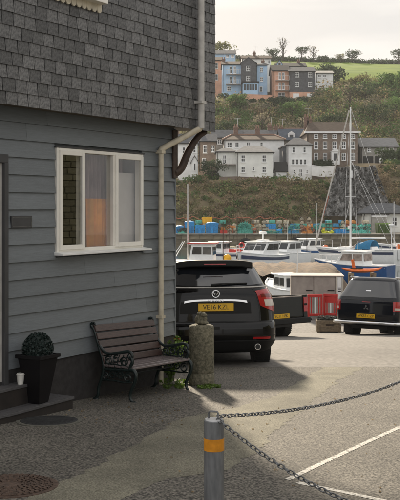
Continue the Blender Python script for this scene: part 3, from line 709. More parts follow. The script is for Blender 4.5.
# --- black SUV
cx = P(217, 365, 15.35)
suv = thing('parked_car', 'black five door SUV parked facing away behind the stone bollard, plate VE16 KZL', 'car', (cx.x, cx.y, gz(15.9)), R(90+6))
suv.rotation_euler = (0, math.atan(.062), R(96)); suv.scale = (1.06, 1.06, 1.06); suv.location.z -= .03
sh = Shell([(.24, .30, 4.1, .74, .2), (.30, .12, 4.25, .84, .22), (.40, .03, 4.36, .90, .24), (.48, .0, 4.4, .915, .24), (.62, .0, 4.4, .92, .24), (.68, .03, 4.38, .92, .24), (.71, .075, 4.36, .915, .25), (.95, .085, 4.28, .90, .25), (1.08, .10, 4.1, .865, .25), (1.13, .115, 3.35, .845, .25), (1.20, .15, 3.05, .81, .26), (1.30, .21, 2.85, .765, .27), (1.48, .33, 2.45, .68, .26), (1.56, .40, 2.15, .62, .26), (1.595, .55, 1.95, .52, .25), (1.61, .8, 1.75, .36, .22)], .07)
bme = cut(sh.body(), [arc_arch(x, y0, y1, .40, .36) for x in (.93, 3.55) for y0, y1 in ((.58, 1.2), (-1.2, -.58))], 'body')
link('body', bme, m['paint_black'], suv)
sh.patch(-1.62, 1.62, 1.225, 1.475, .005, 26, 6, f0=lambda u: .035*(2*u-1)**2).build('rear_window', m['car_glass'], suv, smooth=60)
for sg in (-1, 1): sh.patch(sg*2.06, sg*2.72, 1.19, 1.50, .005, 12, 5, f0=lambda u: .03*(1-u)).build('side_window', m['car_glass'], suv, smooth=60)
for sg in (-1, 1):
    lt_ = sh.patch(sg*1.02, sg*1.98, .84, 1.20, .012, 10, 8, f0=lambda u: .10*(1-u)**2, f1=lambda u: -.05*(1-u)).build('tail_light', m['red_light'], suv, smooth=60)
    sh.patch(sg*1.22, sg*1.72, .93, 1.02, .018, 6, 4).build('reversing_lamp', m['clear_light'], lt_, smooth=60)
    sh.patch(sg*1.15, sg*1.85, 1.06, 1.10, .0175, 6, 2).build('lamp_band', m['dark_red'], lt_, smooth=60)
    sh.patch(sg*.80, sg*1.35, .455, .485, .008, 6, 2).build('reflector', m['red_light'], suv, smooth=60)
sh.patch(-1.9, 1.9, .26, .42, .012, 26, 4).build('bumper_skirt', m['plastic'], suv, smooth=60)
sh.patch(-1.99, 1.99, 1.196, 1.212, .008, 30, 1, f0=lambda u: .02*(2*u-1)**2, f1=lambda u: .02*(2*u-1)**2).build('waist_trim', m['pipe_grey'], suv, smooth=60)
sh.patch(-.72, .72, 1.005, 1.03, .03, 16, 3, f0=lambda u: -.03*(2*u-1)**4, f1=lambda u: -.022*(2*u-1)**4).build('chrome_strip', m['chrome'], suv, smooth=60)
sh.patch(-.80, .80, .82, .995, .004, 10, 4).build('plate_recess', m['plastic'], suv, smooth=60)
sh.patch(-1.5, 1.5, .695, .712, .004, 20, 1).build('tailgate_seam', m['black'], suv, smooth=60)
for sg in (-1, 1):
    sh.patch(sg*.985, sg*1.0, .70, 1.19, .0035, 1, 10).build('tailgate_shut_line', m['black'], suv, smooth=60)
    sh.patch(sg*2.085, sg*2.095, .45, 1.18, .0035, 1, 10).build('door_shut_line', m['black'], suv, smooth=60)
    sh.patch(sg*1.05, sg*1.9, .50, .505, .0035, 10, 1).build('bumper_crease', m['black'], suv, smooth=60)
sh.patch(-1.95, 1.95, .425, .437, .0145, 24, 1).build('skirt_seam', m['black'], suv, smooth=60)
plate(suv, sh, .92, .068, 'VE16 KZL')
sp = MB(); rows = []
for zz, xx in ((1.515, .27), (1.53, .20), (1.606, .205), (1.613, .26), (1.613, .60), (1.53, .5)):
    rows.append([(xx+.11*(yy/.62)**2, yy, zz-.045*(yy/.62)**4) for yy in np.linspace(-.58, .58, 15)])
sp.grid(rows).build('roof_spoiler', m['plastic'], suv, smooth=50)
MB().bx(.165, .172, -.16, .16, 1.538, 1.556).build('brake_light', m['red_light'], suv)
wp_ = sh.S(1.232, .10, .02); wq = sh.S(1.255, -.92, .02)
MB().tube([wp_, wp_.lerp(wq, .3)+Vector((-.015, 0, .01)), wq], [.022, .014, .010], 6).build('rear_wiper', m['plastic'], suv)
bc = Vector((.085, 0, 1.115))
bd = MB().tube([bc+Vector((0, .052*math.cos(t), .052*math.sin(t))) for t in np.linspace(0, 2*math.pi, 25)[:-1]], .010, 6, closed=True).build('badge', m['chrome'], suv, smooth=60)
MB().tube([bc+Vector((-.002, .035, .015)), bc+Vector((-.006, .012, -.012)), bc+Vector((-.008, 0, .018)), bc+Vector((-.006, -.012, -.012)), bc+Vector((-.002, -.035, .015))], .008, 6).build('badge_wings', m['chrome'], bd)
MB().tube([(-.015, -.60, .345), (.25, -.60, .345)], .045, 14).build('exhaust_tip', m['chrome'], suv, smooth=60)
MB().tube([(-.018, -.60, .345), (.2, -.60, .345)], .036, 14).build('exhaust_bore', m['black'], suv, smooth=60)
MB().tube([(.08, .12, .30), (-.06, .12, .30), (-.09, .12, .34)], .018, 8).ball((-.09, .12, .385), .027).build('tow_ball', m['alum'], suv, smooth=60)
MB().bx(-.0, .05, -.045, .045, .60, .64).build('handle', m['plastic'], suv)
text('model_lettering', 'KORANDO', .045, m['chrome'], suv, Matrix.Translation((.035, 0, 1.018)) @ Matrix.Rotation(R(-90), 4, 'Z') @ Matrix.Rotation(R(90), 4, 'X'), .001)
for x in (.93, 3.55):
    for sg in (-1, 1): wheel(suv, x, sg*.785, .355, .235, sg)
MB().bx(.7, 3.9, -.55, .55, .22, .5).build('underbody', m['black'], suv)
for sg in (-1, 1):
    mo = MB().ball((2.95, sg*1.0, 1.17), (.09, .11, .085), 14, 10).build('door_mirror', m['paint_black'], suv, smooth=60)
    MB().tube([(2.98, sg*.80, 1.12), (2.96, sg*.95, 1.14)], .025, 6).build('mirror_arm', m['plastic'], mo)
for sg in (-1, 1): MB().tube([(.72, sg*.57, 1.55), (.85, sg*.575, 1.60), (2.0, sg*.575, 1.60), (2.2, sg*.58, 1.55)], .013, 6).build('roof_rail', m['plastic'], suv)

# --- black pickup with hardtop, far right
cl = P(334, 322, 27.2)
pk = thing('parked_pickup', 'black double cab pickup with hardtop and silver rear bumper at right edge', 'pickup', (0, 0, 0), R(90-29))
hd = Vector((math.sin(R(29)), math.cos(R(29)), 0)); lf = Vector((-hd.y, hd.x, 0))
pk.location = Vector((cl.x, cl.y, gz(28.3)))-lf*.88; pk.rotation_euler = (0, math.atan(.093), R(61))
s2 = Shell([(.42, .10, 4.9, .80, .12), (.52, .02, 5.0, .86, .14), (.70, .0, 5.05, .88, .15), (1.02, .0, 5.0, .885, .15), (1.08, .01, 4.9, .88, .15), (1.12, .03, 3.75, .865, .16), (1.20, .07, 3.5, .84, .17), (1.35, .17, 3.25, .79, .20), (1.62, .34, 2.75, .70, .22), (1.70, .42, 2.55, .64, .22), (1.74, .6, 2.4, .5, .22)], .05)
link('body', cut(s2.body(), [arc_arch(x, y0, y1, .43, .37) for x in (1.12, 4.1) for y0, y1 in ((.55, 1.2), (-1.2, -.55))], 'body'), m['paint_navy'], pk)
s2.patch(-1.45, 1.45, 1.18, 1.62, .006, 22, 6).build('rear_window', m['car_glass'], pk, smooth=60)
for sg in (-1, 1):
    s2.patch(sg*2.05, sg*2.38, 1.20, 1.58, .006, 8, 5).build('side_window', m['car_glass'], pk, smooth=60)
    s2.patch(sg*2.44, sg*2.66, 1.18, 1.58, .006, 8, 5).build('side_window', m['car_glass'], pk, smooth=60)
    tl = s2.patch(sg*1.02, sg*1.98, .82, 1.08, .012, 8, 6).build('tail_light', m['red_light'], pk, smooth=60)
    s2.patch(sg*1.2, sg*1.8, .86, .92, .018, 5, 3).build('reversing_lamp', m['clear_light'], tl, smooth=60)
    MB().tube([(.5, sg*.64, 1.735), (2.4, sg*.64, 1.735)], .016, 6).build('roof_rail', m['chrome'], pk)
s2.patch(-.98, .98, .56, .575, .005, 14, 1).build('tailgate_seam', m['black'], pk, smooth=60)
s2.patch(-.98, .98, 1.095, 1.11, .004, 14, 1).build('canopy_seam', m['black'], pk, smooth=60)
s2.patch(-.30, .30, .60, .76, .004, 8, 3).build('plate_recess', m['plastic'], pk, smooth=60)
plate(pk, s2, .675, -.012, 'WK53 CZP')
bp = MB(); pts = [(.28, .93, .50), (.05, .91, .50), (-.09, .80, .50), (-.12, .4, .50), (-.12, -.4, .50), (-.09, -.80, .50), (.05, -.91, .50), (.28, -.93, .50)]
bp.tube(pts, .042, 10).build('rear_bumper', m['chrome'], pk, smooth=60)
MB().bx(-.08, .1, -.75, .75, .46, .52).build('bumper_step', m['plastic'], pk)
bo = thing('tmp', '', ''); bpy.data.objects.remove(bo)
bdg = MB()
for a in (90, 210, 330):
    d = Vector((0, math.cos(R(a)), math.sin(R(a)))); e_ = Vector((0, -d.z, d.y)); c = Vector((-.006, 0, .90))
    bdg.prism([c, c+d*.042+e_*.024, c+d*.084, c+d*.042-e_*.024], (-.008, 0, 0))
bdg.build('badge', m['chrome'], pk, fixn=True)
s2.patch(-.16, .16, 1.045, 1.062, .006, 6, 1).build('brake_light', m['red_light'], pk)
s2.patch(-.12, .12, 1.34, 1.37, .016, 4, 1).build('canopy_handle', m['chrome'], pk)
for x in (1.12, 4.1):
    for sg in (-1, 1): wheel(pk, x, sg*.76, .37, .25, sg)
MB().bx(.3, 4.6, -.5, .5, .33, .6).build('chassis', m['black'], pk)
for sg in (-1, 1): MB().bx(.62, .64, sg*.72-.13, sg*.72+.13, .20, .5).build('mud_flap', m['rubber'], pk)

# --- open pickup behind the SUV
cr = P(309, 330, 25.0); th = 33
pu2 = thing('parked_pickup', 'dark open bed pickup with yellow plate half hidden behind the black SUV', 'pickup', (0, 0, 0), R(90+th))
hd = Vector((-math.sin(R(th)), math.cos(R(th)), 0)); lf = Vector((-hd.y, hd.x, 0))
pu2.location = Vector((cr.x, cr.y, gz(25.4)))+lf*.86; pu2.rotation_euler = (0, math.atan(.08), R(90+th))
tb = MB(); tb.bx(0, .06, -.70, .70, .56, 1.05); tb.build('tailgate', m['paint_green'], pu2, bevel=.015)
MB().bx(-.006, .0, -.62, .62, .82, .86).build('tailgate_ridge', m['paint_green'], pu2)
MB().bx(-.004, .07, -.71, .71, 1.052, 1.075).build('tailgate_cap', m['cabinet'], pu2)
for sg in (-1, 1):
    sd = MB().bx(0.01, 1.85, sg*.80-.06, sg*.80+.06, .50, 1.06); link('bed_side', cut(sd, [arc_arch(.95, sg*.6, sg*1.1, .40, .36)], 'bed_side'), m['paint_green'], pu2)
    MB().bx(-.004, 1.86, sg*.80-.065, sg*.80+.065, 1.062, 1.085).build('bed_rail', m['plastic'], pu2)
    t_ = MB().bx(-.012, .008, sg*.795-.055, sg*.795+.055, .68, 1.03).build('tail_light', m['red_light'], pu2, bevel=.006)
    MB().bx(-.016, -.0125, sg*.795-.045, sg*.795+.045, .83, .88).build('lamp_divider', m['plastic'], t_)
    for x in (.95, 3.7): wheel(pu2, x, sg*.70, .355, .235, sg)
MB().bx(.05, 1.85, -.72, .72, .54, .60).build('bed_floor', m['plastic'], pu2)
MB().bx(-.14, .0, -.84, .84, .40, .54).build('rear_bumper', m['plastic'], pu2, bevel=.02)
plate(pu2, None, .60, -.03, 'YC11 HFK')
s3 = Shell([(.40, 1.92, 4.8, .80, .1), (.6, 1.90, 4.9, .86, .12), (.98, 1.90, 4.75, .86, .14), (1.04, 1.90, 3.4, .84, .14), (1.45, 2.02, 2.95, .70, .16), (1.55, 2.12, 2.7, .62, .16), (1.58, 2.3, 2.6, .5, .16)], .02)
link('cab', cut(s3.body(), [arc_arch(3.7, y0, y1, .42, .36) for y0, y1 in ((.55, 1.2), (-1.2, -.55))], 'cab'), m['paint_green'], pu2)
s3.patch(-1.0, 1.0, 1.08, 1.42, .006, 8, 4).build('rear_window', m['car_glass'], pu2)
for sg in (-1, 1): s3.patch(sg*2.2, sg*2.55, 1.06, 1.42, .006, 8, 4).build('side_window', m['car_glass'], pu2)
MB().bx(.2, 4.4, -.45, .45, .32, .52).build('chassis', m['black'], pu2)

# ------------------------------------------------------------------ quayside clutter
c0 = P(291, 314, 35.6); c1 = P(343, 314, 35.6); zt_ = P(300, 275, 35.6).z
cb = thing('storage_cabinet', 'low grey double doored quayside storage cabinet with cream corner posts', 'cabinet', (c0.x, 35.6, gz(31)+.004), R(-4))
W_ = c1.x-c0.x; H_ = zt_-gz(31)-.01; D_ = 1.4
MB().bx(0, W_, .03, D_, .0, H_-.05).build('carcass', m['cabinet'], cb)
MB().bx(-.03, W_+.03, -.035, D_+.03, H_-.048, H_-.01).build('lid', m['cabinet'], cb, bevel=.01)
w1 = W_-.30
for i in range(2):
    d_ = MB().bx(.04+i*w1/2, .03+(i+1)*w1/2-.012, -.005, .028, .04, H_-.07).build('door', m['cabinet'], cb, bevel=.008)
    MB().bx(.04+(i+1)*w1/2-.28+i*-.02, .04+(i+1)*w1/2-.06, -.025, -.006, H_*.62, H_*.62+.03).build('handle', m['plastic'], d_)
for x0 in (W_-.27, W_-.06): MB().bx(x0, x0+.055, -.03, .029, 0, H_-.05).build('corner_post', m['cabinet_edge'], cb)
MB().bx(W_-.21, W_-.065, -.012, .029, .03, H_-.055).build('vent_panel', m['boat_white'], cb)
for i in range(3): MB().bx(W_-.19, W_-.09, -.018, -.0125, H_*.6+i*.06, H_*.6+i*.06+.025).build('vent_slot', m['plastic'], cb)
def barrier(label, p, rz, w=.62, h=.82, solid=False):
    o = thing('plastic_barrier', label, 'barrier', p, rz, 'red plastic barriers on the quay'); t = .035
    
    for xa in (0, w-.07): MB().bx(xa, xa+.07, -t, t, .06, h-.1).build('upright', m['barrier_red'], o, bevel=.012)
    MB().bx(0, w, -t*1.1, t*1.1, h-.099, h).build('top_rail', m['barrier_red'], o, bevel=.012)
    MB().bx(.071, w-.071, -t*.9, t*.9, .12, .20).build('bottom_rail', m['barrier_red'], o, bevel=.012)
    if solid: MB().bx(.072, w-.072, -t*.8, t*.8, h-.30, h-.10).build('top_panel', m['barrier_red'], o)
    for i in range(1, 4):
        x = w*i/4; MB().bx(x-.018, x+.018, -t*.6, t*.6, .201, h-(.301 if solid else .10)).build('bar', m['barrier_red'] if i != 2 else m['boat_white'], o)
    for x in (.05, w-.12): MB().bx(x, x+.07, -.2, .2, 0, .058).build('foot', m['rubber'], o, bevel=.01)
    return o
zq = gz(29)+.008
b1 = P(307.5, 0, 34.3); barrier('red plastic barrier with open bars next to the open pickup', (b1.x, 34.3, gz(31)+.004), R(4), .52, .86)
b2 = P(323.5, 0, 34.6); barrier('red plastic barrier with solid red top next to the hardtop pickup', (b2.x, 34.6, gz(31)+.004), R(-28), .52, .86, True)
k0 = P(316, 0, 31.0)
cr_ = thing('wooden_crate', 'brown wooden crate on the quay in front of the red barriers', 'crate', (k0.x, 31.0, gz(31)+.004), R(-3))
for i in range(3): MB().bx(0, .76, -.25, -.23, .03+i*.115, .135+i*.115).build('plank', m['crate'], cr_, bevel=.004)
for i in range(3): MB().bx(0, .76, .23, .25, .03+i*.115, .135+i*.115).build('plank', m['crate'], cr_)
for x in (0.002, .738): MB().bx(x, x+.02, -.229, .229, .03, .365).build('end_panel', m['crate'], cr_)
MB().bx(.022, .736, -.229, .229, .03, .05).build('floor', m['crate'], cr_)
for x in (.02, .66): MB().bx(x, x+.08, -.24, .24, 0, .029).build('runner', m['crate'], cr_)
MB().bx(.28, .52, -.253, -.2505, .20, .25).build('stencil', m['brown_wood'], cr_)
fn = thing('fishing_net', 'grey green bundle of netting heaped on the wooden crate', 'net', (k0.x+.4, 31.0, gz(31)+.36), 0)
nb = MB()
for i in range(26):
    a = random.uniform(0, 6.28); c = Vector((random.uniform(-.25, .25), random.uniform(-.1, .1), random.uniform(.01, .09))); rr = random.uniform(.06, .15)
    nb.tube([c+Vector((rr*math.cos(t+a), rr*.7*math.sin(t+a), .03*math.sin(3*t))) for t in np.linspace(0, 6.28, 14)[:-1]], .016, 5, closed=True)
nb.build('netting', m['net_dark'], fn, smooth=60); MB().ball((0, 0, .02), (.33, .16, .07), 16, 8).build('net_core', m['net_dark'], fn)
# sand bank in the harbour
g = []; 
for j in range(15):
    yy = 47+j*1.1; r_ = []
    for i in range(40):
        xx = 1.5+i*.22; u = (xx-1.5)/7.0; t = j/14
        prof = min(1, max(0, (.82-u)/.2)); prof = prof*prof*(3-2*prof)
        r_.append((xx*yy/45, yy, EYE-4.95+2.1*prof*math.sin(math.pi*min(1, .28+t*.9))**.6+.05*math.sin(xx*5+yy)+random.uniform(-.09, .09)))
    g.append(r_)
tag(MB().grid(g).build('sand_bank', m['sand'], smooth=180), kind='structure')

# ------------------------------------------------------------------ boats
WL = EYE-4.75
def hull(par, Lh, B, F, mat, stripe=None, deck='boat_white', rise=.35, keel=.45):
    n = 22; ts = np.linspace(0, 1, n)
    hb = lambda t: B/2*(.84+.16*min(1, t/.3))*(1-max(0, (t-.4)/.6)**2.3) if t < 1 else .0
    sz = lambda t: F*(.92+rise*t*t+.08*(1-t)**2)
    def sec(t):
        b = max(hb(t), .02); z = sz(t); x = Lh*t; rk = .10*Lh*(t**6)
        return [(x+rk*0, b, z), (x-rk*.3, b*.985, z*.72), (x-rk*.7, b*.95, z*.35), (x-rk, b*.86, 0), (x-rk*1.4, b*.5, -keel*.6), (x-rk*1.6, 0, -keel)]
    rows = [[*sec(t), *[(a, -b, c) for a, b, c in reversed(sec(t)[:-1])]] for t in ts]
    h = MB().grid(rows); k = len(rows[0]); h.f.append(tuple(reversed(range(k)))); h.build('hull', m[mat], par, smooth=50, fixn=True)
    d = MB(); d.grid([[(Lh*t, hb(t)*.985*u if t < 1 else .0, sz(t)-.05+.04*(1-u*u)) for u in np.linspace(-1, 1, 7)] for t in ts[:-1]]); d.build('deck', m[deck], par, smooth=50)
    for sg in (-1, 1): MB().tube([(Lh*t, sg*max(hb(t), .015), sz(t)) for t in ts], .035, 6).build('gunwale', m['boat_white'], par, smooth=60)
    if stripe:
        for sg in (-1, 1):
            MB().grid([[(Lh*t, sg*(max(hb(t), .02)*q+.012), sz(t)*z) for t in ts[:-1]] for q, z in ((.985, .72), (.995, .88))]).build('stripe', m[stripe], par, smooth=60, fixn=True)
    return hb, sz
def cabin(par, x0, x1, w, z0, h, rake=.35, mat='boat_white', panes=3, pane='pane_dark', roof=.06, front=True, aft=True):
    """wheelhouse: x0 aft, x1 fore; raked screen, side panes, overhanging roof"""
    a = [(x0, z0), (x1, z0), (x1-rake, z0+h), (x0+.05, z0+h)]
    c = MB().prism([(x, -w/2, z) for x, z in a], (0, w, 0)).build('cabin', m[mat], par, bevel=.03, fixn=True)
    L_ = x1-rake-x0-.15; pw = L_/panes
    for sg in (-1, 1):
        for i in range(panes):
            xa = x0+.12+i*pw; xb = xa+pw-.08; q = sg*(w/2+.006)
            MB().prism([(xa, q, z0+h*.45), (xb+(rake*.4 if i == panes-1 else 0), q, z0+h*.45), (xb, q, z0+h*.88), (xa, q, z0+h*.88)], (0, sg*.01, 0)).build('side_pane', m[pane], c, fixn=True)
    f = lambda t: x1-rake*t
    for i in range(2):
        y0 = -w/2+.08+i*(w/2-.04); y1 = y0+w/2-.12
        MB().prism([(f(.42)+.012, y0, z0+h*.42), (f(.42)+.012, y1, z0+h*.42), (f(.90)+.012, y1, z0+h*.9), (f(.90)+.012, y0, z0+h*.9)], (.012, 0, .004)).build('windscreen', m[pane], c, fixn=True)
        MB().prism([(x0+.02, y0, z0+h*.42), (x0+.02, y1, z0+h*.42), (x0+.035, y1, z0+h*.88), (x0+.035, y0, z0+h*.88)], (-.03, 0, 0)).build('aft_pane', m[pane], c, fixn=True)
    MB().bx(x0-.12, x1-rake+.18, -w/2-.08, w/2+.08, z0+h+.003, z0+h+roof).build('cabin_roof', m[mat], c, bevel=.025)
    return c
def boat(name, label, px, Z, Lh, B, F, head, mat, stripe=None, cat='boat', ref=.5, wl=None, deck='boat_white', rise=.35):
    """head: degrees the bow points to the right of straight away; px is the pixel column of the point at ref*length"""
    X = (px-200)/FPX*Z; d = Vector((math.sin(R(head)), math.cos(R(head)), 0)); p = Vector((X, Z, WL if wl is None else wl))-d*Lh*ref
    o = thing(name, label, cat, p, R(90-head)); hull(o, Lh, B, F, mat, stripe, deck, rise); return o
# sailing yacht
Yz = 84.0
ya = boat('sailing_yacht', 'white sailing yacht with tall mast and bright blue spray hood', 356, Yz, 7.4, 2.5, 1.3, -58, 'boat_white', 'boat_navy', 'yacht', .5, rise=.2)
MB().prism([(1.9, -.75, 1.08), (5.6, -.6, 1.12), (5.0, -.5, 1.5), (2.0, -.65, 1.55)], (0, 1.35, 0)).build('coachroof', m['boat_white'], ya, bevel=.08, fixn=True)
for sg in (-1, 1):
    for i in range(3): MB().bx(2.3+i*.85, 2.85+i*.85, sg*.66-.02 if sg < 0 else .67, sg*.66-.0 if sg < 0 else .73, 1.22, 1.40).build('cabin_window', m['pane_dark'], ya)
hd_ = MB(); hd_.grid([[(2.05+1.35*u, .95*math.cos(t), 1.35+(.78-.1*u+.0)*math.sin(t)*(.75+.25*math.sin(math.pi*min(1, u+.25)))) for t in np.linspace(0, math.pi, 13)] for u in np.linspace(0, 1, 7)]); hd_.build('spray_hood', m['canvas_blue'], ya, smooth=60)
hw = MB().grid([[(3.42+.45*u, .93*math.cos(t)*(1-.1*u), 1.30+(.69-.45*u)*math.sin(t)) for t in np.linspace(.25, math.pi-.25, 11)] for u in (0, .5, 1)]).build('hood_window', m['pane_pink_reflection'], ya, smooth=60)
mx_ = 4.2; mt = 13.25
MB().tube([(mx_, 0, 1.3), (mx_, 0, mt)], [.085, .06], 10).build('mast', m['boat_white'], ya, smooth=60)
MB().tube([(mx_-.1, 0, 2.2), (1.1, 0, 2.25)], .07, 8).build('boom', m['boat_white'], ya, smooth=60)
for z_, w_ in ((5.7, 1.1), (8.7, .0)):
    if w_: MB().tube([(mx_, -w_, z_), (mx_, w_, z_)], .03, 6).build('spreader', m['alum'], ya)
MB().tube([(7.45, 0, 1.5), (mx_+.12, 0, mt-.25)], [.075, .06], 8).build('furled_jib', m['pipe_grey'], ya, smooth=60)
MB().tube([(7.32, 0, 2.1), (mx_+2.0, 0, 5.8)], [.055, .05], 6).build('jib_edge_strip', m['net_red'], ya)
rg = [((mx_, 0, mt), (.1, 0, 1.3))]
for sg in (-1, 1): rg += [((mx_, 0, mt-.1), (mx_, sg*1.1, 5.7)), ((mx_, sg*1.1, 5.7), (mx_-.1, sg*1.15, 1.15)), ((mx_, 0, 5.7), (mx_+.5, sg*1.15, 1.15)), ((mx_, 0, 5.7), (mx_-.6, sg*1.15, 1.15)), ((.15, sg*.95, 1.15), (mx_, 0, 8.8))]
for a, b in rg: MB().tube([a, b], .014, 4).build('stay', m['alum'], ya)
MB().tube([(mx_-.05, 0, 7.3), (mx_-.05, 0, 7.9)], .13, 8).build('radar_reflector', m['boat_white'], ya)
MB().tube([(mx_+.1, 0, 3.0), (mx_+.1, 0, 3.25)], .16, 8).build('mast_winch_box', m['boat_white'], ya)
def rail(par, pts, zt, zb, r=.018):
    MB().tube([(x, y, zt) for x, y in pts], r, 5).build('guard_rail', m['alum'], par)
    for x, y in pts: MB().tube([(x, y, zb), (x, y, zt)], r, 5).build('stanchion', m['alum'], par)
rail(ya, [(6.2, -.75), (7.0, -.4), (7.5, 0), (7.0, .4), (6.2, .75)], 2.0, 1.3); rail(ya, [(1.0, -1.1), (.1, -.95), (.05, 0), (.1, .95), (1.0, 1.1)], 1.8, 1.1)
MB().ball((.25, -.7, 1.55), (.14, .24, .24), 12, 8).build('lifebuoy', m['orange'], ya); MB().bx(-.25, -.02, -.2, .2, .5, 1.4).build('outboard', m['boat_white'], ya, bevel=.05)
MB().tube([(.3, .7, 1.1), (.3, .7, 3.3)], .03, 6).ball((.3, .7, 3.35), (.25, .12, .12), 10, 6).build('wind_generator', m['boat_white'], ya)
for x in (1.2, 2.6, 4.6): MB().tube([(x, -1.33, .35), (x, -1.33, .95)], .11, 8).build('fender', m['boat_white'], ya)
# motor boats
b_ = boat('cabin_boat', 'white cabin boat with bright blue hull moored in front of the yacht', 348, 64, 5.2, 2.0, 1.1, -60, 'boat_blue', None, 'boat', .55, WL+.05)
cabin(b_, 1.5, 3.55, 1.6, .95, .95, .55, panes=2, pane='pane_pink_reflection'); rail(b_, [(3.7, -.75), (4.5, -.35), (4.8, 0), (4.5, .35), (3.7, .75)], 1.65, 1.0)
MB().bx(.1, 1.4, -.85, .85, .93, 1.05).build('aft_deck_box', m['boat_white'], b_, bevel=.03); MB().tube([(2.2, 0, 1.9), (2.2, 0, 2.6)], .02, 5).build('aerial', m['boat_white'], b_)
b_ = boat('motor_cruiser', 'large white motor cruiser with raked windscreen left of the harbour', 258, 72, 5.8, 2.3, 1.25, -146, 'boat_white', 'boat_navy', 'boat', .5, WL+.1)
cabin(b_, 1.4, 3.9, 1.8, 1.2, 1.0, .9, panes=2); MB().bx(1.9, 2.5, -.35, .35, 2.28, 2.36).build('radar_shelf', m['boat_white'], b_); MB().tube([(2.2, 0, 2.36), (2.2, 0, 2.75)], .05, 6).build('radar_mast', m['boat_white'], b_)
MB().lathe([(.24, 0), (.28, .04), (.28, .14), (.2, .18)], 16, (2.2, 0, 2.75)).build('radar_dome', m['boat_white'], b_, smooth=50); rail(b_, [(4.0, -.9), (5.0, -.5), (5.6, 0), (5.0, .5), (4.0, .9)], 2.0, 1.35)
b_ = boat('cabin_cruiser', 'smaller white cabin cruiser behind the large motor cruiser with dark gantry', 284, 80, 5.0, 2.0, 1.15, -138, 'boat_white', None, 'boat', .5, WL)
cabin(b_, 1.3, 3.4, 1.7, 1.1, .95, .5, panes=2); gm = MB()
for sg in (-1, 1): gm.tube([(.5, sg*.8, 1.0), (.5, sg*.8, 2.9), (.5, sg*.3, 2.95), (.5, 0, 2.95)], .035, 6)
gm.build('gantry', m['plastic'], b_); MB().tube([(2.0, 0, 2.1), (2.0, 0, 3.6)], .02, 5).build('aerial', m['boat_white'], b_)
bs = thing('canvas_bag', 'round bright blue canvas bag on the cruiser between the two cabin boats', 'bag', P(271.5, 258, 78)); MB().ball((0, 0, .28), (.32, .26, .30), 12, 8).ball((.05, 0, .56), (.12, .1, .09), 8, 6).build('bag', m['tub_blue'], bs, smooth=60)
b_ = boat('fishing_boat', 'small white fishing boat with red trimmed wheelhouse at the left by the wall', 192, 70, 5.6, 2.1, 1.0, -80, 'boat_white', None, 'boat', .5)
c_ = cabin(b_, 1.2, 2.9, 1.5, 1.0, 1.2, .2, panes=2); MB().bx(1.02, 2.98, -.87, .87, 2.27, 2.33).build('roof_trim', m['barrier_red'], c_)
MB().tube([(3.1, 0, 1.0), (3.1, 0, 6.45)], [.07, .05], 8).build('mast', m['pipe_grey'], b_, smooth=60); MB().tube([(.6, 0, 1.0), (.6, 0, 3.8)], .035, 6).build('steadying_pole', m['brown_wood'], b_)
for a in (-.3, .3): MB().tube([(3.4, a, 2.4), (4.2, a*2, 1.1)], .03, 5).build('mast_leg', m['boat_white'], b_)
MB().ball((.35, -.2, 1.25), (.3, .3, .28), 12, 8).build('buoy', m['tub_yellow'], b_, smooth=60)
b_ = boat('rowing_dinghy', 'low white dinghy at the left beside the fishing boat', 181, 60, 4.2, 1.7, .85, -85, 'boat_white', None, 'boat', .5, WL+.55)
MB().bx(.8, 2.6, -.6, .6, .75, 1.05).build('canopy', m['boat_white'], b_, bevel=.12)
b_ = boat('open_boat', 'small teal open boat moored under the far quay beside the yacht bow', 313, 100, 3.4, 1.4, .7, -95, 'canvas_blue', None, 'boat', .5, WL-.05, 'net_teal')
MB().bx(1.0, 1.3, -.6, .6, .5, .56).build('thwart', m['crate'], b_); MB().bx(2.0, 2.3, -.55, .55, .5, .56).build('thwart', m['crate'], b_)
b_ = boat('open_boat', 'small white open boat with red stripe moored under the far quay', 229, 96, 3.6, 1.5, .9, -100, 'boat_white', 'barrier_red', 'boat', .5, WL)
MB().bx(1.2, 2.2, -.5, .5, .8, 1.1).build('engine_box', m['net_beige'], b_, bevel=.03); MB().tube([(1.0, 0, .8), (1.0, 0, 4.2)], .04, 6).build('pole', m['brown_wood'], b_)
MB().tube([(.45, -.3+.25*math.cos(t), 1.15+.25*math.sin(t)) for t in np.linspace(0, 6.28, 17)[:-1]] if False else [(.45+.25*math.cos(t), -.5, 1.15+.25*math.sin(t)) for t in np.linspace(0, 6.28, 17)[:-1]], .07, 6, closed=True).build('lifebuoy', m['barrier_red'], b_, smooth=60)
b_ = boat('small_cabin_boat', 'small white cabin boat whose wheelhouse peeps over the grey cabinet', 287, 43, 3.6, 1.5, .9, -20, 'boat_white', None, 'boat', .45, EYE-4.3)
cabin(b_, .9, 2.3, .85, .62, .80, .25, panes=2); MB().tube([(.35, .15, .8), (.35, .1, 2.6)], .02, 5).build('aerial', m['boat_white'], b_)
b_ = boat('cabin_boat', 'white cabin boat with dark windows left of the yacht bow', 306, 88, 4.8, 1.9, 1.1, -125, 'boat_white', 'boat_blue', 'boat', .5)
cabin(b_, 1.3, 3.0, 1.5, 1.05, .95, .4, panes=2); MB().tube([(1.2, 0, 1.0), (1.2, 0, 5.2)], .035, 6).build('mast', m['boat_white'], b_); MB().ball((.4, .3, 1.25), (.28, .28, .24), 10, 8).build('buoy', m['orange'], b_, smooth=60)
b_ = boat('cabin_boat', 'white cabin boat with thin mast right of the fishing boat', 217, 84, 4.6, 1.8, 1.05, -60, 'boat_white', 'boat_navy', 'boat', .5)
cabin(b_, 1.4, 3.0, 1.4, 1.0, .9, .4, panes=2); MB().tube([(1.1, 0, 1.0), (1.1, 0, 4.6)], .03, 6).build('mast', m['brown_wood'], b_); MB().bx(.3, .9, -.5, .5, .95, 1.35).build('fish_box', m['tub_red'], b_, bevel=.02)
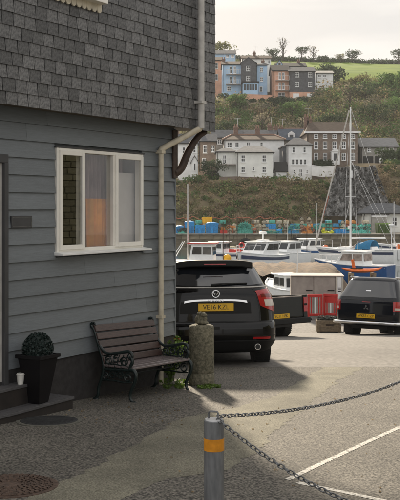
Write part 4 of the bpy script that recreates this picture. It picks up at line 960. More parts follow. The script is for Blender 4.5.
b_ = boat('open_boat', 'white open boat piled with blue and orange gear behind the cruisers', 268, 98, 4.6, 1.8, 1.0, -85, 'boat_white', 'boat_blue', 'boat', .5)
for i, mm in enumerate(('tub_blue', 'orange', 'net_teal', 'tub_yellow')): MB().bx(.6+i*.75, 1.2+i*.75, -.4, .4, .9, 1.3+.12*(i % 2)).build('gear_box', m[mm], b_, bevel=.05)
b_ = boat('sailing_dinghy', 'white dinghy with bare mast at the right edge behind the yacht', 396, 100, 4.8, 1.8, 1.0, -70, 'boat_white', 'boat_navy', 'boat', .5)
MB().tube([(2.6, 0, .9), (2.6, 0, 5.4)], .05, 6).build('mast', m['alum'], b_); MB().bx(1.2, 2.4, -.5, .5, .9, 1.25).build('cuddy', m['boat_white'], b_, bevel=.08)
# orange kayak lying on the quayside boats
ky = thing('kayak', 'orange kayak lying above the grey cabinet beside the blue hulled boat', 'kayak', P(362, 273.6, 44), R(8))
kn = 15; MB().grid([[(-.95+1.9*t/(kn-1), .26*math.sin(math.pi*(t+.0)/(kn-1))**.6*math.cos(a)+.0, .13+.10*math.sin(math.pi*t/(kn-1))**.6*math.sin(a)+.14*abs(2*t/(kn-1)-1)**3) for a in np.linspace(0, 2*math.pi, 13)] for t in range(kn)]).build('kayak_hull', m['orange'], ky, smooth=60)
MB().tube([(-.25+.28*math.cos(t), .15*math.sin(t), .235) for t in np.linspace(0, 6.28, 17)[:-1]], .02, 6, closed=True).build('cockpit_rim', m['plastic'], ky, smooth=60)
MB().tube([(-.35, .0, .15), (-.42, .05, .62)], .07, 8).build('paddle_blade', m['orange'], ky, smooth=60)
rk = thing('boat_rack', 'timber rack under the orange kayak behind the cabinet', 'rack', (ky.location.x, 44, EYE-4.75), R(8))
zr = ky.location.z-(EYE-4.75)
for x in (-.5, .5):
    MB().bx(x-.05, x+.05, -.3, .3, zr-.06, zr+.035).build('cradle', m['crate'], rk)
    for y in (-.25, .25): MB().bx(x-.05, x+.05, y-.05, y+.05, -1.0, zr-.061).build('leg', m['crate'], rk)

# ------------------------------------------------------------------ fishing gear on the far quay
qs = QZ
tym = MB().tube([(.42*math.cos(t), 0, .42*math.sin(t)) for t in np.linspace(0, 2*math.pi, 21)[:-1]], .16, 8, closed=True).mesh('tyre', 60); tym.materials.append(m['rubber'])
for px, py, lb in ((245.5, 245, 'black tyre fender on the quay wall behind the motor cruiser'), (297, 243.5, 'black tyre fender on the quay wall left of the yacht')):
    o = thing('tyre_fender', lb, 'tyre', P(px, py, QZ-.3)); c = link('tyre', tym, None, o); c.scale = (1.5, 1.2, 1.5)
    MB().tube([(0, 0, .5), (0, .15, QT-o.location.z+.1)], .03, 5).build('rope', m['rope'], o)
# creels: half-round netted frames
def creel_proto(mat):
    o = thing('lobster_pot', '', 'lobster pot'); n = 9; w, l = .28, .40
    MB().grid([[(x, w*math.cos(t), .06+.36*math.sin(t)) for t in np.linspace(0, math.pi, n)] for x in np.linspace(-l, l, 5)]).build('net', m[mat], o, smooth=60)
    for x in (-l, l): MB().prism([(x, w*.98*math.cos(t), .06+.355*math.sin(t)) for t in np.linspace(0, math.pi, n)], (.004, 0, 0)).build('end_net', m[mat], o)
    for x in (-l, 0, l): MB().tube([(x, (w+.012)*math.cos(t), .06+.372*math.sin(t)) for t in np.linspace(0, math.pi, n)], .018, 5).build('hoop', m['rubber'], o)
    MB().bx(-l-.02, l+.02, -w-.02, w+.02, 0, .06).build('base', m['crate'], o)
    return o
ROWN = ['bottom layer', 'second layer', 'third layer', 'fourth layer', 'fifth layer', 'sixth layer']; ORD = ['first', 'second', 'third', 'fourth', 'fifth', 'sixth', 'seventh', 'eighth', 'ninth', 'tenth', 'eleventh']
def stack(proto, px0, px1, py0, py1, Zs, label, group, used, jit=.05):
    X0, X1 = P(px0, 0, Zs).x, P(px1, 0, Zs).x; ztop = P(0, py0, Zs).z; zb = QT
    n = max(1, int((X1-X0)/.74)); k = max(1, int((ztop-zb)/.44+.5)); 
    for r in range(k):
        for i in range(n):
            if r == k-1 and k > 2 and random.random() < .25: continue
            o = proto if not used else copy_tree(proto); used.append(1)
            o.location = (X0+(i+.5)*(X1-X0)/n+random.uniform(-jit, jit), Zs+random.uniform(-.1, .1), zb+r*.445); o.rotation_euler = (random.uniform(-.06, .06), random.uniform(-.05, .05), random.uniform(-.2, .2)+(R(90) if random.random() < .55 else 0)); o.scale = (random.uniform(.85, 1.05),)*2+(1,)
            tag(o, label+', '+ROWN[min(r, 5)]+', '+ORD[i]+' from left', 'lobster pot', group)
pb, pt_, pd, pr_ = creel_proto('net_beige'), creel_proto('net_teal'), creel_proto('net_dark'), creel_proto('net_red')
ub, ut, ud, ur = [], [], [], []
gp = 'lobster pots stacked on the far quay'
stack(pb, 227, 239, 229, 234, QZ+1.2, 'beige lobster pot right of the red tub', gp, ub)
stack(pb, 253, 268, 219, 234, QZ+2.4, 'beige lobster pot in stack left of blue drum', gp, ub)
stack(pb, 276, 290, 219, 234, QZ+2.0, 'beige lobster pot in stack right of blue drum', gp, ub)
stack(pb, 298, 313, 218, 234, QZ+2.2, 'beige lobster pot in stack left of yacht stay', gp, ub)
stack(pb, 338, 348, 221, 228, QZ+4.0, 'beige lobster pot behind the blue crates', gp, ub)
stack(pr_, 243, 257, 224, 234, QZ+1.6, 'rust red lobster pot beside green net heap', gp, ur)
stack(pd, 289, 300, 222, 234, QZ+2.6, 'dark lobster pot above the right hand tyre', gp, ud)
stack(pd, 206, 222, 224, 234, QZ+4.8, 'dark lobster pot behind the blue tubs', gp, ud)
stack(pt_, 323, 334, 220, 234, QZ+2.8, 'green lobster pot behind the yellow floats', gp, ut)
stack(pt_, 350, 372, 225, 232, QZ+4.0, 'green lobster pot right of the yacht mast', gp, ut)
stack(pd, 186, 200, 222, 226, QZ+5.5, 'dark lobster pot at left end of quay', gp, ud)
pot1 = {}
for mt_ in ('net_beige', 'net_teal', 'net_dark', 'net_red', 'net_blue', 'net_orange'):
    q_ = MB(); 
    q_.grid([[(x, .28*math.cos(t), .06+.36*math.sin(t)) for t in np.linspace(0, math.pi, 9)] for x in np.linspace(-.4, .4, 3)])
    for x in (-.4, .4): q_.prism([(x, .28*math.cos(t), .06+.36*math.sin(t)) for t in np.linspace(0, math.pi, 9)], (.004, 0, 0))
    q_.bx(-.42, .42, -.3, .3, 0, .06); pot1[mt_] = q_.mesh('lobster_pot', 50); pot1[mt_].materials.append(m[mt_])
cn = {'net_beige': 'beige', 'net_teal': 'green', 'net_dark': 'dark', 'net_red': 'rust red', 'net_blue': 'blue', 'net_orange': 'orange'}
zones_ = [(200, 'above the middle blue tub'), (222, 'above the largest blue tub'), (240, 'above the green net heap'), (262, 'behind the beige stack'), (282, 'behind the blue drum'), (300, 'above the right hand tyre'), (322, 'left of the yacht stay'), (345, 'behind the blue crates'), (375, 'right of the yacht mast')]
seen_ = {}
for lay in range(4):
    for px in np.arange(186, 372, 6.2):
        if lay == 3 and random.random() < .55 or random.random() < .1: continue
        k_ = random.choice(['net_beige', 'net_beige', 'net_teal', 'net_teal', 'net_teal', 'net_dark', 'net_red', 'net_blue', 'net_blue', 'net_orange']); p_ = P(px+random.uniform(-1, 1), 0, QZ+6.2)
        o = link('lobster_pot', pot1[k_], None); o.location = (p_.x, p_.y+random.uniform(-.1, .1), QT+lay*.44); o.rotation_euler = (random.uniform(-.05, .05), random.uniform(-.05, .05), random.uniform(-.25, .25)+(R(90) if random.random() < .5 else 0))
        zn = next(z_[1] for z_ in zones_ if px < z_[0]); lb = cn[k_]+' lobster pot in back row '+zn+', '+ROWN[lay]; seen_[lb] = seen_.get(lb, 0)+1
        tag(o, lb+('' if seen_[lb] == 1 else ', '+ORD[seen_[lb]-1]+' along'), 'lobster pot', gp)
def netheap(label, px0, px1, py0, Zs, mat, mat2):
    X0, X1 = P(px0, 0, Zs).x, P(px1, 0, Zs).x; h = P(0, py0, Zs).z-QT; o = thing('net_heap', label, 'fishing net', ((X0+X1)/2, Zs, QT)); w = (X1-X0)/2
    g = []
    for i in range(13):
        g.append([(w*(u), .7*v*(1-.3*abs(u)), max(0, h*(1-abs(u)**2.6)*(1-v*v)**.6*(.82+.18*math.sin(u*9+v*7)+.1*math.sin(u*23)))-.02) for u in np.linspace(-1, 1, 25) for v in [(-1+i/6)]])
    MB().grid(g).build('netting', m[mat], o, smooth=60)
    r_ = MB()
    for i in range(14):
        c = Vector((random.uniform(-.7, .7)*w, -.35, random.uniform(.25, .75)*h)); a = random.uniform(.15, .3)
        r_.tube([c+Vector((a*1.5*math.cos(t), .12*math.sin(2*t)-.05, a*math.sin(t))) for t in np.linspace(0, 6.28, 12)[:-1]], .035, 5, closed=True)
    r_.build('net_folds', m[mat2], o, smooth=60)
netheap('heap of bright green trawl net between the red tub and the beige pots', 236, 253, 221, QZ+1.0, 'net_teal', 'net_teal')
netheap('dark heap of net at the right of the beige stack by the yacht stay', 312, 324, 224, QZ+1.4, 'net_dark', 'net_teal')
netheap('low green net heap behind the blue tubs at the left', 177, 188, 228, QZ+.8, 'net_teal', 'net_dark')
netheap('flat green net lying on the quay edge left of the yacht', 262, 284, 232.5, QZ+.7, 'net_teal', 'net_teal')
netheap('blue net heap above the right hand tyre', 287, 300, 223.5, QZ+.8, 'net_blue', 'net_teal')
netheap('orange brown net heap left of the dark heap by the yacht stay', 301, 313, 225, QZ+.9, 'net_orange', 'net_red')
netheap('red brown net heap between the red tub and the green net', 226, 237, 224.5, QZ+3.2, 'net_red', 'net_orange')
netheap('green blue net heap just right of the yacht mast', 351, 371, 224, QZ+1.2, 'net_teal', 'net_dark')
def tub(label, px0, px1, py0, py1, Zs, mat, cat='tub', dep=1.0, dome=.0, name='fish_tub'):
    a = P(px0, py1, Zs); b = P(px1, py0, Zs); w = b.x-a.x; h = b.z-a.z; o = thing(name, label, cat, (a.x+w/2, Zs, a.z))
    rows = [[(sx*w/2*q, sy*dep/2*q, z) for sx, sy in ((-1, -1), (1, -1), (1, 1), (-1, 1), (-1, -1))] for q, z in ((.88, 0), (.98, h*.86), (1.0, h*.86), (1.0, h))]
    MB().grid(rows).bx(-w*.44, w*.44, -dep*.44, dep*.44, 0, .02).build('shell', m[mat], o, bevel=.04, weld=True)
    if dome: MB().grid([[(w*.49*u, dep*.49*v, h*.97+dome*(1-u*u)*(1-v*v)+.04*math.sin(u*7+v*5)) for u in np.linspace(-1, 1, 9)] for v in np.linspace(-1, 1, 7)]).build('cover', m[mat], o, smooth=60)
    else: MB().bx(-w*.47, w*.47, -dep*.47, dep*.47, h*.8, h*.93).build('contents', m['net_dark'], o)
    for i in range(3): MB().bx(-w*.36+i*w*.27, -w*.36+i*w*.27+w*.16, -dep/2*.985-.02, -dep/2*.93, h*.15, h*.7).build('rib', m[mat], o)
    return o
tub('blue covered tub at the far left of the blue row', 175.5, 184, 226, 235, QZ+1.2, 'tub_blue', dome=.12)
tub('tall blue covered tub behind the fishing boat mast', 184.5, 194.5, 221.5, 235, QZ+1.4, 'tub_blue', dome=.14)
tub('blue tub in the middle of the blue row', 195, 205, 225, 235, QZ+1.2, 'tub_blue')
tub('largest blue covered tub below the yellow one', 205.5, 218.5, 223, 235, QZ+1.3, 'tub_blue', dome=.18)
tub('orange yellow tub standing above the blue row', 202, 212.5, 217, 223.5, QZ+5.5, 'tub_yellow')
MB_ = thing('pallet_stack', 'grey pallet stack under the orange yellow tub', 'pallets', P(207.3, 0, QZ+5.5)*1.0); MB_.location.z = QT
zz = QT; top = P(0, 223.5, QZ+5.5).z
for i in range(int((top-QT)/.16)+0):
    MB().bx(-.6, .6, -.5, .5, i*.16, i*.16+.12).build('pallet', m['net_beige'], MB_)
MB().bx(-.55, .55, -.45, .45, int((top-QT)/.16)*.16-.04, top-QT-.001).build('top_board', m['net_beige'], MB_)
tub('small red tub on the quay edge', 220, 227, 230.5, 235, QZ+.9, 'tub_red')
def drum(label, px, py0, py1, Zs, w=.62):
    a = P(px, py1, Zs); h = P(px, py0, Zs).z-a.z; o = thing('drum', label, 'drum', a, 0, 'blue drums on the far quay')
    MB().lathe([(w*.46, 0), (w*.5, .04), (w*.5, h*.33), (w*.53, h*.35), (w*.5, h*.37), (w*.5, h*.66), (w*.53, h*.68), (w*.5, h*.7), (w*.49, h-.04), (w*.44, h)], 18).build('drum_body', m['tub_blue'], o, smooth=40)
    MB().lathe([(.06, h), (.06, h+.04)], 10, (w*.2, 0, 0)).build('bung', m['black'], o)
tub('beige box under the upper blue drum', 268, 275.5, 229.6, 235, QZ+1.5, 'net_beige', 'box', .9)
tub('blue plastic crate on top of the beige box', 268.2, 275.8, 224, 229.55, QZ+1.5, 'tub_blue', 'crate', .9, name='plastic_crate')
drum('blue drum standing right of the beige box', 279, 229.5, 235, QZ+1.0, .75)
tub('blue plastic crate left of the yacht mast', 334.5, 340.5, 228.5, 235.5, QZ+.9, 'tub_blue', 'crate', .8, name='plastic_crate')
tub('blue plastic crate touching the yacht mast', 340.8, 346, 229, 235.5, QZ+.9, 'tub_blue', 'crate', .8, name='plastic_crate')
fl = thing('float_cluster', 'cluster of yellow green floats at the quay edge by the yacht stay', 'floats', P(326.5, 235, QZ+.7))
for i in range(14): MB().ball((random.uniform(-.75, .75), random.uniform(-.15, .15), .15+.22*random.random()*2), (.2, .18, .16), 10, 6).build('float', m['float_yellow'], fl, smooth=60)
tub('dull green skip standing before the hip roofed bungalow', 376, 389, 223, 235, QZ+2.5, 'leaf_green', 'skip', 2.0, name='skip')
rp_ = thing('rope_line', 'red orange rope strung along the back of the quay', 'rope', P(175, 217.5, QZ+7))
o_ = rp_.location.copy(); pts = []
for i in range(60): q = P(175+i*1.9, 217+1.6*abs(math.sin(i*.35))+.8*math.sin(i*1.1), QZ+7)-o_; pts.append(q)
MB().tube(pts, .05, 5).build('rope', m['net_red'], rp_)
for px in (176, 213, 250, 286): MB().tube([P(px, 217, QZ+7.1)-o_, Vector((P(px, 0, QZ+7.1).x, QZ+7.1, QT))-o_], .05, 6).build('rope_post', m['brown_wood'], rp_)

# ------------------------------------------------------------------ hillside
def sst(a, b, x): t = min(1, max(0, (x-a)/(b-a))); return t*t*(3-2*t)
def TE(X, Y):                                          # terrain above the eye
    e1 = 4.25+2.5*sst(20.5, 23.5, X)-1.4*sst(30, 40, X)*0
    if Y < 141: e = -3.6
    elif Y < 152: t = (Y-141)/11; e = -3.6+(e1+3.6)*(t**.72)
    elif Y < 174: e = e1+.6*(Y-152)/22
    elif Y < 228: t = (Y-174)/54; e = e1+.6+(25-e1-.6)*(t**.9)
    elif Y < 250: e = 25+2.0*(Y-228)/22
    elif Y < 300: e = 27+13.5*(Y-250)/50
    elif Y < 362: t = (Y-300)/62; e = 40.5+12.6*t
    else: e = 53.1-(Y-362)*.12
    n = .5*math.sin(X*.31+Y*.17)+.35*math.sin(X*.7-Y*.4)+.8*math.sin(X*.05+1)*math.sin(Y*.04)
    k = (.25 if Y > 258 else 1) if Y > 176 and not (226 < Y < 252) else .15
    if Y > 340: e -= .028*max(-40, X-30)*min(1, (Y-340)/20)*.8
    return e+n*k
Ys = list(np.arange(140.6, 156, .9))+list(np.arange(156, 262, 3))+list(np.arange(262, 380, 6))+[400, 430]
Xs = list(np.linspace(-260, -12, 16))+list(np.arange(-10, 62, 2.0))+list(np.linspace(64, 200, 14))
hl = MB().grid([[(x, y, EYE+TE(x, y)) for x in Xs] for y in Ys]); 
tag(hl.build('hillside', m['terrain'], smooth=180), kind='structure')
fy = list(np.arange(262, 372, 4)); tag(MB().grid([[(x, y, EYE+TE(x, y)+.12) for x in list(np.arange(-10, 62, 2.0))+list(np.linspace(64, 198, 14))] for y in fy]).build('field', m['field'], smooth=180), kind='structure')
# bare slate slope below the brown house
g = []; gr = random.Random(3)
for j in range(40):
    v = j/39; y0 = 216-50*v; xl = 322+15*v; xr = 394-19*v; row = []
    for i in range(56):
        u = i/55; px = xl+(xr-xl)*u; Zr = 140.6+9.6*v-1.4*math.sin(math.pi*u)*(1-v*.6)-gr.uniform(0, .75)-.8*abs(math.sin(u*19+v*2))-.5*abs(math.sin(v*14+u*5+math.sin(u*31))); q = P(px, y0+gr.uniform(-.5, .5)+1.2*math.sin(u*11)*v*v, Zr); row.append(q)
    g.append(row)
tag(MB().grid(g).build('slate_slope', m['rockface']), kind='structure')

# ------------------------------------------------------------------ houses
def house(label, Z, x0, x1, yb, ye, yr, dep, wall, roof, kind='hip', wins=(), chim=(), yaw=0., name='house', wf='boat_white', pane='pane_dark', base=3.0, extra=None, ridge=None, ovh=.25, inset=None, cat='house'):
    """front face spans pixel columns x0..x1, base yb, eaves ye, ridge yr at distance Z; openings in pixels (x0, y0, x1, y1)"""
    k = Z/FPX; a = P(x0, yb, Z); W = (x1-x0)*k; H = (yb-ye)*k; RH = (ye-yr)*k
    o = thing(name, label, cat, a, R(yaw)); Lx = lambda px: (px-x0)*k; Lz = lambda py: (yb-py)*k
    wm = MB().bx(0, W, 0, dep, -base, H)
    if kind == 'gable': 
        for x in (0, W-.02): wm.prism([(x, 0, H), (x, dep, H), (x, dep/2, H+RH)], (.02, 0, 0))
    if kind == 'gablefront': wm.prism([(0, 0, H), (W, 0, H), (W/2, 0, H+RH)], (0, dep, 0))
    wm.build('wall', m[wall], o, fixn=True)
    r = MB(); v = ovh; t = .12; H0 = H+.005
    if kind == 'hip':
        i_ = inset*k if inset is not None else min(W*.35, dep*.5)
        e = [(-v, -v, H0), (W+v, -v, H0), (W+v, dep+v, H0), (-v, dep+v, H0)]; ap = [(i_, dep/2, H0+RH), (W-i_, dep/2, H0+RH)]
        lo = [(x, y, H0-t+.0) for x, y, z in e]
        r.add(lo+e+ap, [(3, 2, 1, 0), (0, 1, 5, 4), (1, 2, 6, 5), (2, 3, 7, 6), (3, 0, 4, 7), (4, 5, 9, 8), (5, 6, 9), (6, 7, 8, 9), (7, 4, 8)])
    elif kind == 'gable':
        for sg in (0, 1):
            ya_, yb_ = (-v, dep/2) if sg == 0 else (dep+v, dep/2); dz = RH*v/(dep/2)
            p = [(-v, ya_, H0-dz), (W+v, ya_, H0-dz), (W+v, yb_, H0+RH), (-v, yb_, H0+RH)]; r.prism(p, (0, 0, t))
    elif kind == 'gablefront':
        for sg in (0, 1):
            xa, xb = (-v, W/2) if sg == 0 else (W+v, W/2); dz = RH*v/(W/2)
            p = [(xa, -v, H0-dz), (xa, dep, H0-dz), (xb, dep, H0+RH), (xb, -v, H0+RH)]; r.prism(p, (0, 0, t))
    else: r.bx(-v, W+v, -v, dep+v, H0, H0+.2)
    ro = r.build('roof', m[roof], o, fixn=True)
    if ridge and kind in ('hip', 'gable'):
        i_ = (inset*k if inset is not None else min(W*.35, dep*.5)) if kind == 'hip' else 0
        MB().tube([(i_, dep/2, H0+RH+.06), (W-i_, dep/2, H0+RH+.06)], .16, 6).build('ridge_tiles', m[ridge], ro)
        if kind == 'hip':
            for xa, xb in ((-v, i_), (W+v, W-i_)): MB().tube([(xa, -v, H0+.03), (xb, dep/2, H0+RH+.06)], .13, 6).build('hip_tiles', m[ridge], ro)
    for (cx_, ct) in chim:
        x = Lx(cx_); z = Lz(ct); c = MB().bx(x-.38, x+.38, dep/2-.3, dep/2+.3, H, z).bx(x-.45, x+.45, dep/2-.37, dep/2+.37, z-.3, z-.12).build('chimney', m['brick'], ro)
        for d_ in (-.2, .2): MB().lathe([(.12, z), (.10, z+.45)], 8, (x+d_, dep/2, 0)).build('chimney_pot', m['ridge_red'], c)
    for wv in wins:
        wx0, wy0, wx1, wy1 = wv[:4]; sty = wv[4] if len(wv) > 4 else ''
        xa, xb, za, zb = Lx(wx0), Lx(wx1), Lz(wy1), Lz(wy0); f = .085
        fm = ring(MB(), xa, xb, za, zb, f, -.06, .02)
        if sty != 'p' and xb-xa > .5: fm.bx((xa+xb)/2-.03, (xa+xb)/2+.03, -.055, .02, za+f, zb-f)
        if sty != 'p' and zb-za > .6: fm.bx(xa+f, xb-f, -.05, .018, (za+zb)/2-.03, (za+zb)/2+.03)
        fo_ = fm.build('door' if sty == 'd' else 'window', m[wf], o)
        MB().bx(xa+f, xb-f, -.025, -.01, za+f, zb-f).build('pane', m[pane], fo_)
        if sty != 'd': MB().bx(xa-.06, xb+.06, -.14, -.001, za-.09, za-.005).build('sill', m[wf], fo_)
    if kind in ('hip', 'gable') and W > 2.5:
        MB().tube([(-v*.8, -v-.06, H0-.10), (W+v*.8, -v-.06, H0-.10)], .07, 6).build('gutter', m['plastic'], ro)
        MB().tube([(.12, -v-.05, H0-.12), (.12, -.09, H0-.5), (.12, -.09, 0)], .055, 6).build('downpipe', m['plastic'], o)
    for (cx_, ct) in chim[:1]:
        x = Lx(cx_); z = Lz(ct); ae = MB().tube([(x+.3, dep/2, z-.4), (x+.3, dep/2, z+1.5)], .03, 5)
        ae.tube([(x-.3, dep/2, z+1.4), (x+.9, dep/2, z+1.4)], .02, 4).build('aerial', m['alum'], ro)
    if extra: extra(o, Lx, Lz, k, dep)
    return o
def balcony(o, x0, x1, z, d=1.1, h=.95, mat='alum'):
    b = MB().bx(x0, x1, -d, -.002, z-.14, z).build('balcony', m['cabinet'], o)
    MB().bx(x0, x1, -d-.02, -d+.02, z+h-.05, z+h).build('handrail', m[mat], b)
    n = max(3, int((x1-x0)/.45))
    for i in range(n+1): x = x0+(x1-x0)*i/n; MB().bx(x-.02, x+.02, -d-.015, -d+.015, z, z+h-.05).build('baluster', m[mat], b)
# lower row, from left to right
house('white gabled cottage seen under the wooden bracket at the left', 156, 172, 197.5, 172, 143, 133, 6, 'render_white', 'roof_slate', 'gable', [(182.5, 147, 185.5, 154), (193, 146, 196, 153), (181, 160, 185, 167)], [(176, 127)])
house('small white porch with pointed dark gable below the cottage', 154, 191.5, 197.8, 172, 161.5, 156, 2, 'render_white', 'slate_dark', 'gablefront', [(193.5, 163, 196, 171, 'd')], name='porch', cat='porch', ovh=.15)
house('brown stone house between the cottage and the white villa', 166, 198.5, 216, 172, 141, 133, 7, 'house_stone', 'roof_slate', 'gable', [(203, 145, 207, 153), (211, 145.5, 214.5, 152), (202, 158, 206, 166)], [(201, 129)])
def villa_extra(o, Lx, Lz, k, dep):
    pass
house('right block of the cream white villa with grey hip roof', 154, 236.5, 273, 180, 152, 144.5, 8, 'render_cream', 'roof_pale', 'hip', [(241, 155, 245.2, 162), (262, 155, 266.2, 162), (241, 166.5, 245.2, 172.5), (262, 166.5, 266.2, 172.5), (252.4, 167, 254.6, 171)], [], inset=9)
def wing_extra(o, Lx, Lz, k, dep): balcony(o, Lx(219), Lx(235.5), Lz(164.5), 1.2)
house('left wing of the cream white villa with a balcony', 155.5, 216.5, 236.4, 180, 151.5, 147, 6.5, 'render_cream', 'roof_slate', 'hip', [(222.8, 155, 226.2, 163.5, 'd')], [], inset=6, extra=wing_extra)
house('long white house with brown roof and red ridge tiles above the villa', 166, 224, 284, 166, 139.5, 133, 9, 'render_white', 'roof_brown', 'hip', [(227, 142, 232, 148), (235, 142, 239, 147.5), (246.5, 142, 250, 148), (260, 142, 263, 146)], [(236.8, 125), (259, 126)], inset=8, ridge='ridge_red')
house('grey stone terrace house with slate roof behind the brown roofed house', 176, 213, 242, 156, 137.5, 129, 7, 'house_grey', 'roof_slate', 'gable', [(217.5, 139.5, 221.5, 144)], [(236.5, 124.5)])
house('stone terrace house with slate roof and red end chimney left of the georgian house', 177, 243, 281, 156, 137, 129, 7, 'house_grey', 'roof_slate', 'gable', [(262, 139, 266, 143)], [(271, 124), (277, 125)])
def dorm(o, Lx, Lz, k, dep):
    x0, x1, z0, z1 = Lx(288.5), Lx(295), Lz(141.5), Lz(133.5)
    d = MB().bx(x0, x1, .8, dep*.5, z0, z1).prism([(x0-.1, .75, z1), (x1+.1, .75, z1), ((x0+x1)/2, .75, z1+.5)], (0, dep*.4, 0)).build('dormer', m['render_white'], o, fixn=True)
    MB().bx(x0+.25, x1-.25, .77, .79, z0+.3, z1-.15).build('dormer_pane', m['pane_dark'], d)
house('blue slate roofed house with a dormer behind the tall white house', 172, 281.3, 309, 168, 140, 127, 9, 'house_grey', 'roof_blue', 'gable', [], [(278+5, 125)], extra=dorm, ridge='ridge_red')
house('tall bright white house with four mid floor windows and slate gable side', 157, 287, 311.5, 177, 144.5, 136, 8, 'render_white', 'roof_slate', 'hip', [(292, 147, 295, 153), (303, 147, 306, 153), (291.5, 159, 294.6, 164.8), (295.5, 159, 298.6, 164.8), (299.5, 159, 302.6, 164.8), (303.6, 159, 306.7, 164.8), (293.3, 169.5, 295.6, 174), (299, 169, 302.3, 176.5, 'd'), (306, 169.5, 308, 174)], [], inset=9)
house('small slate hung lean-to against the tall white house', 158, 283, 286.8, 177, 147, 144, 7, 'slate_hung', 'roof_slate', 'flat', [], [], name='lean_to', cat='house')
house('tiny white outhouse with dark roof left of the tall white house', 155, 276.5, 286.5, 178.5, 171, 162, 4, 'render_white', 'slate_dark', 'gable', [(278, 173, 280, 176, 'p')], [], name='outhouse', cat='outhouse')
cols = (316, 325, 334.5, 343.7, 352.7); ww = 2.4
gw = [(c-2.1, 134.2, c+2.1, 138.4) for c in cols]+[(c-2.1, 141.5, c+2.1, 149) for c in cols]+[(c-2.1, 153, c+2.1, 160.4) for c in cols if c != 334.5]
def georg(o, Lx, Lz, k, dep):
    MB().bx(-.45, Lx(357.5)+.45, -.5, -.002, Lz(133.1), Lz(131.6)).build('cornice', m['render_white'], o)
    x0, x1 = Lx(330.5), Lx(338.5); p = MB().bx(x0, x1, -1.5, -.003, Lz(165), Lz(152)).prism([(x0-.15, -1.6, Lz(152)), (x1+.15, -1.6, Lz(152)), ((x0+x1)/2, -1.6, Lz(149))], (0, 1.55, 0)).build('portico', m['render_white'], o, fixn=True)
    MB().bx(x0+.3, x1-.3, -1.52, -1.503, Lz(161), Lz(154)).build('portico_pane', m['pane_dark'], p)
house('brown stone georgian house with three rows of white sash windows', 163, 307, 357.5, 166, 132.5, 119.5, 10, 'house_stone', 'roof_brown', 'hip', gw, [(309.5, 114), (312.6, 116)], extra=georg, inset=5)
def garage(o, Lx, Lz, k, dep):
    for a, b in ((363, 373), (375, 395)): MB().bx(Lx(a), Lx(b), -.03, -.004, Lz(165), Lz(156.2)).build('garage_shade', m['black'], o)  # flat black sheets on the wall, painting the shade inside the garages
    MB().bx(Lx(373.2), Lx(374.8), -.12, -.004, Lz(165), Lz(156)).build('pier', m['house_grey'], o)
house('long grey stone house with slate roof and open garages at the right', 164, 361, 397.5, 166, 146.8, 137.2, 7, 'house_grey', 'roof_pale', 'gable', [(367.3, 147.6, 371, 152), (379.5, 147.6, 384, 152), (389, 147.6, 393.5, 152)], [], extra=garage)
# little white car in the garage mouth
wc = thing('parked_car', 'tiny white car parked in the mouth of the stone garage', 'car', P(384, 165, 161.5)+Vector((-.9, 0, 0)), R(-8)); wc.location.z = EYE+7.0
s4 = Shell([(.2, .1, 3.7, .7, .2), (.45, 0, 3.8, .8, .25), (.8, .05, 3.7, .8, .25), (.88, .1, 2.9, .77, .25), (1.4, .5, 2.0, .6, .25)], .05)
wb = s4.body().build('body', m['boat_white'], wc, smooth=40); s4.patch(2.1, 2.6, .92, 1.28, .01, 6, 3).build('window', m['pane_dark'], wc); s4.patch(-2.1, -2.6, .92, 1.28, .01, 6, 3).build('window', m['pane_dark'], wc)
for x in (.7, 3.0):
    for sg in (-.7, .7): MB().tube([(x, sg-.08, .3), (x, sg+.08, .3)], .3, 14).build('wheel', m['rubber'], wc)
# garden walls on the terrace
def gwall(label, pts, Z, hpx, mat, name='garden_wall'):
    o = thing(name, label, 'wall', P(pts[0][0], pts[0][1], Z)); l0 = o.location.copy()
    for (xa, ya_), (xb, yb_) in zip(pts[:-1], pts[1:]):
        a, b = P(xa, ya_, Z)-l0, P(xb, yb_, Z)-l0; h = hpx*Z/FPX
        MB().prism([a, b, b-Vector((0, 0, h)), a-Vector((0, 0, h))], (0, .35, 0)).build('wall_run', m[mat], o, fixn=True)
        MB().prism([a+Vector((0, -.05, 0)), b+Vector((0, -.05, 0)), b+Vector((0, -.05, .1)), a+Vector((0, -.05, .1))], (0, .45, 0)).build('coping', m[mat], o, fixn=True)
gwall('stepped white garden wall right of the tall white house', [(311.6, 165.5), (322, 167), (333.5, 166.3), (334.5, 166.3)], 156, 10, 'render_white')
gwall('low stone terrace wall below the cream villa', [(219, 177.5), (236, 177), (270, 178.5)], 152.8, 6, 'house_stone')
gwall('long grey wall slanting down below the stone garages', [(362, 165.5), (380, 168.5), (415, 174)], 158, 4.5, 'house_grey')
# hedge before the georgian house
hg = thing('hedge', 'clipped green hedge in front of the georgian house', 'hedge', P(323, 167, 158.5))
link('foliage', leafmesh('foliage', [(x, 0, .5) for x in np.linspace(-1.3, 1.3, 9)], [(.45, .45, .75)]*9, 150, .22, 9), m['leaf_dark'], hg); MB().bx(-1.4, 1.4, -.25, .25, -.6, .9).build('hedge_core', m['leaf_dark'], hg)
# bungalow on the quay
def bung(o, Lx, Lz, k, dep):
    MB().bx(Lx(371), Lx(386), -.9, -.1, Lz(235), Lz(217)).build('porch', m['house_grey'], o); MB().bx(Lx(371), Lx(386), -.93, -.905, Lz(216.9), Lz(215.5)).build('porch_fascia', m['render_white'], o)
house('low cream bungalow with grey hip roof on the far quay at right', 137, 363, 412, 235, 213, 203, 7, 'render_cream', 'roof_slate', 'hip', [(370.5, 213.8, 376, 216, 'p'), (383, 213.8, 390, 216, 'p'), (392, 217, 397, 226)], [], extra=bung, inset=14, ovh=.6, name='bungalow')
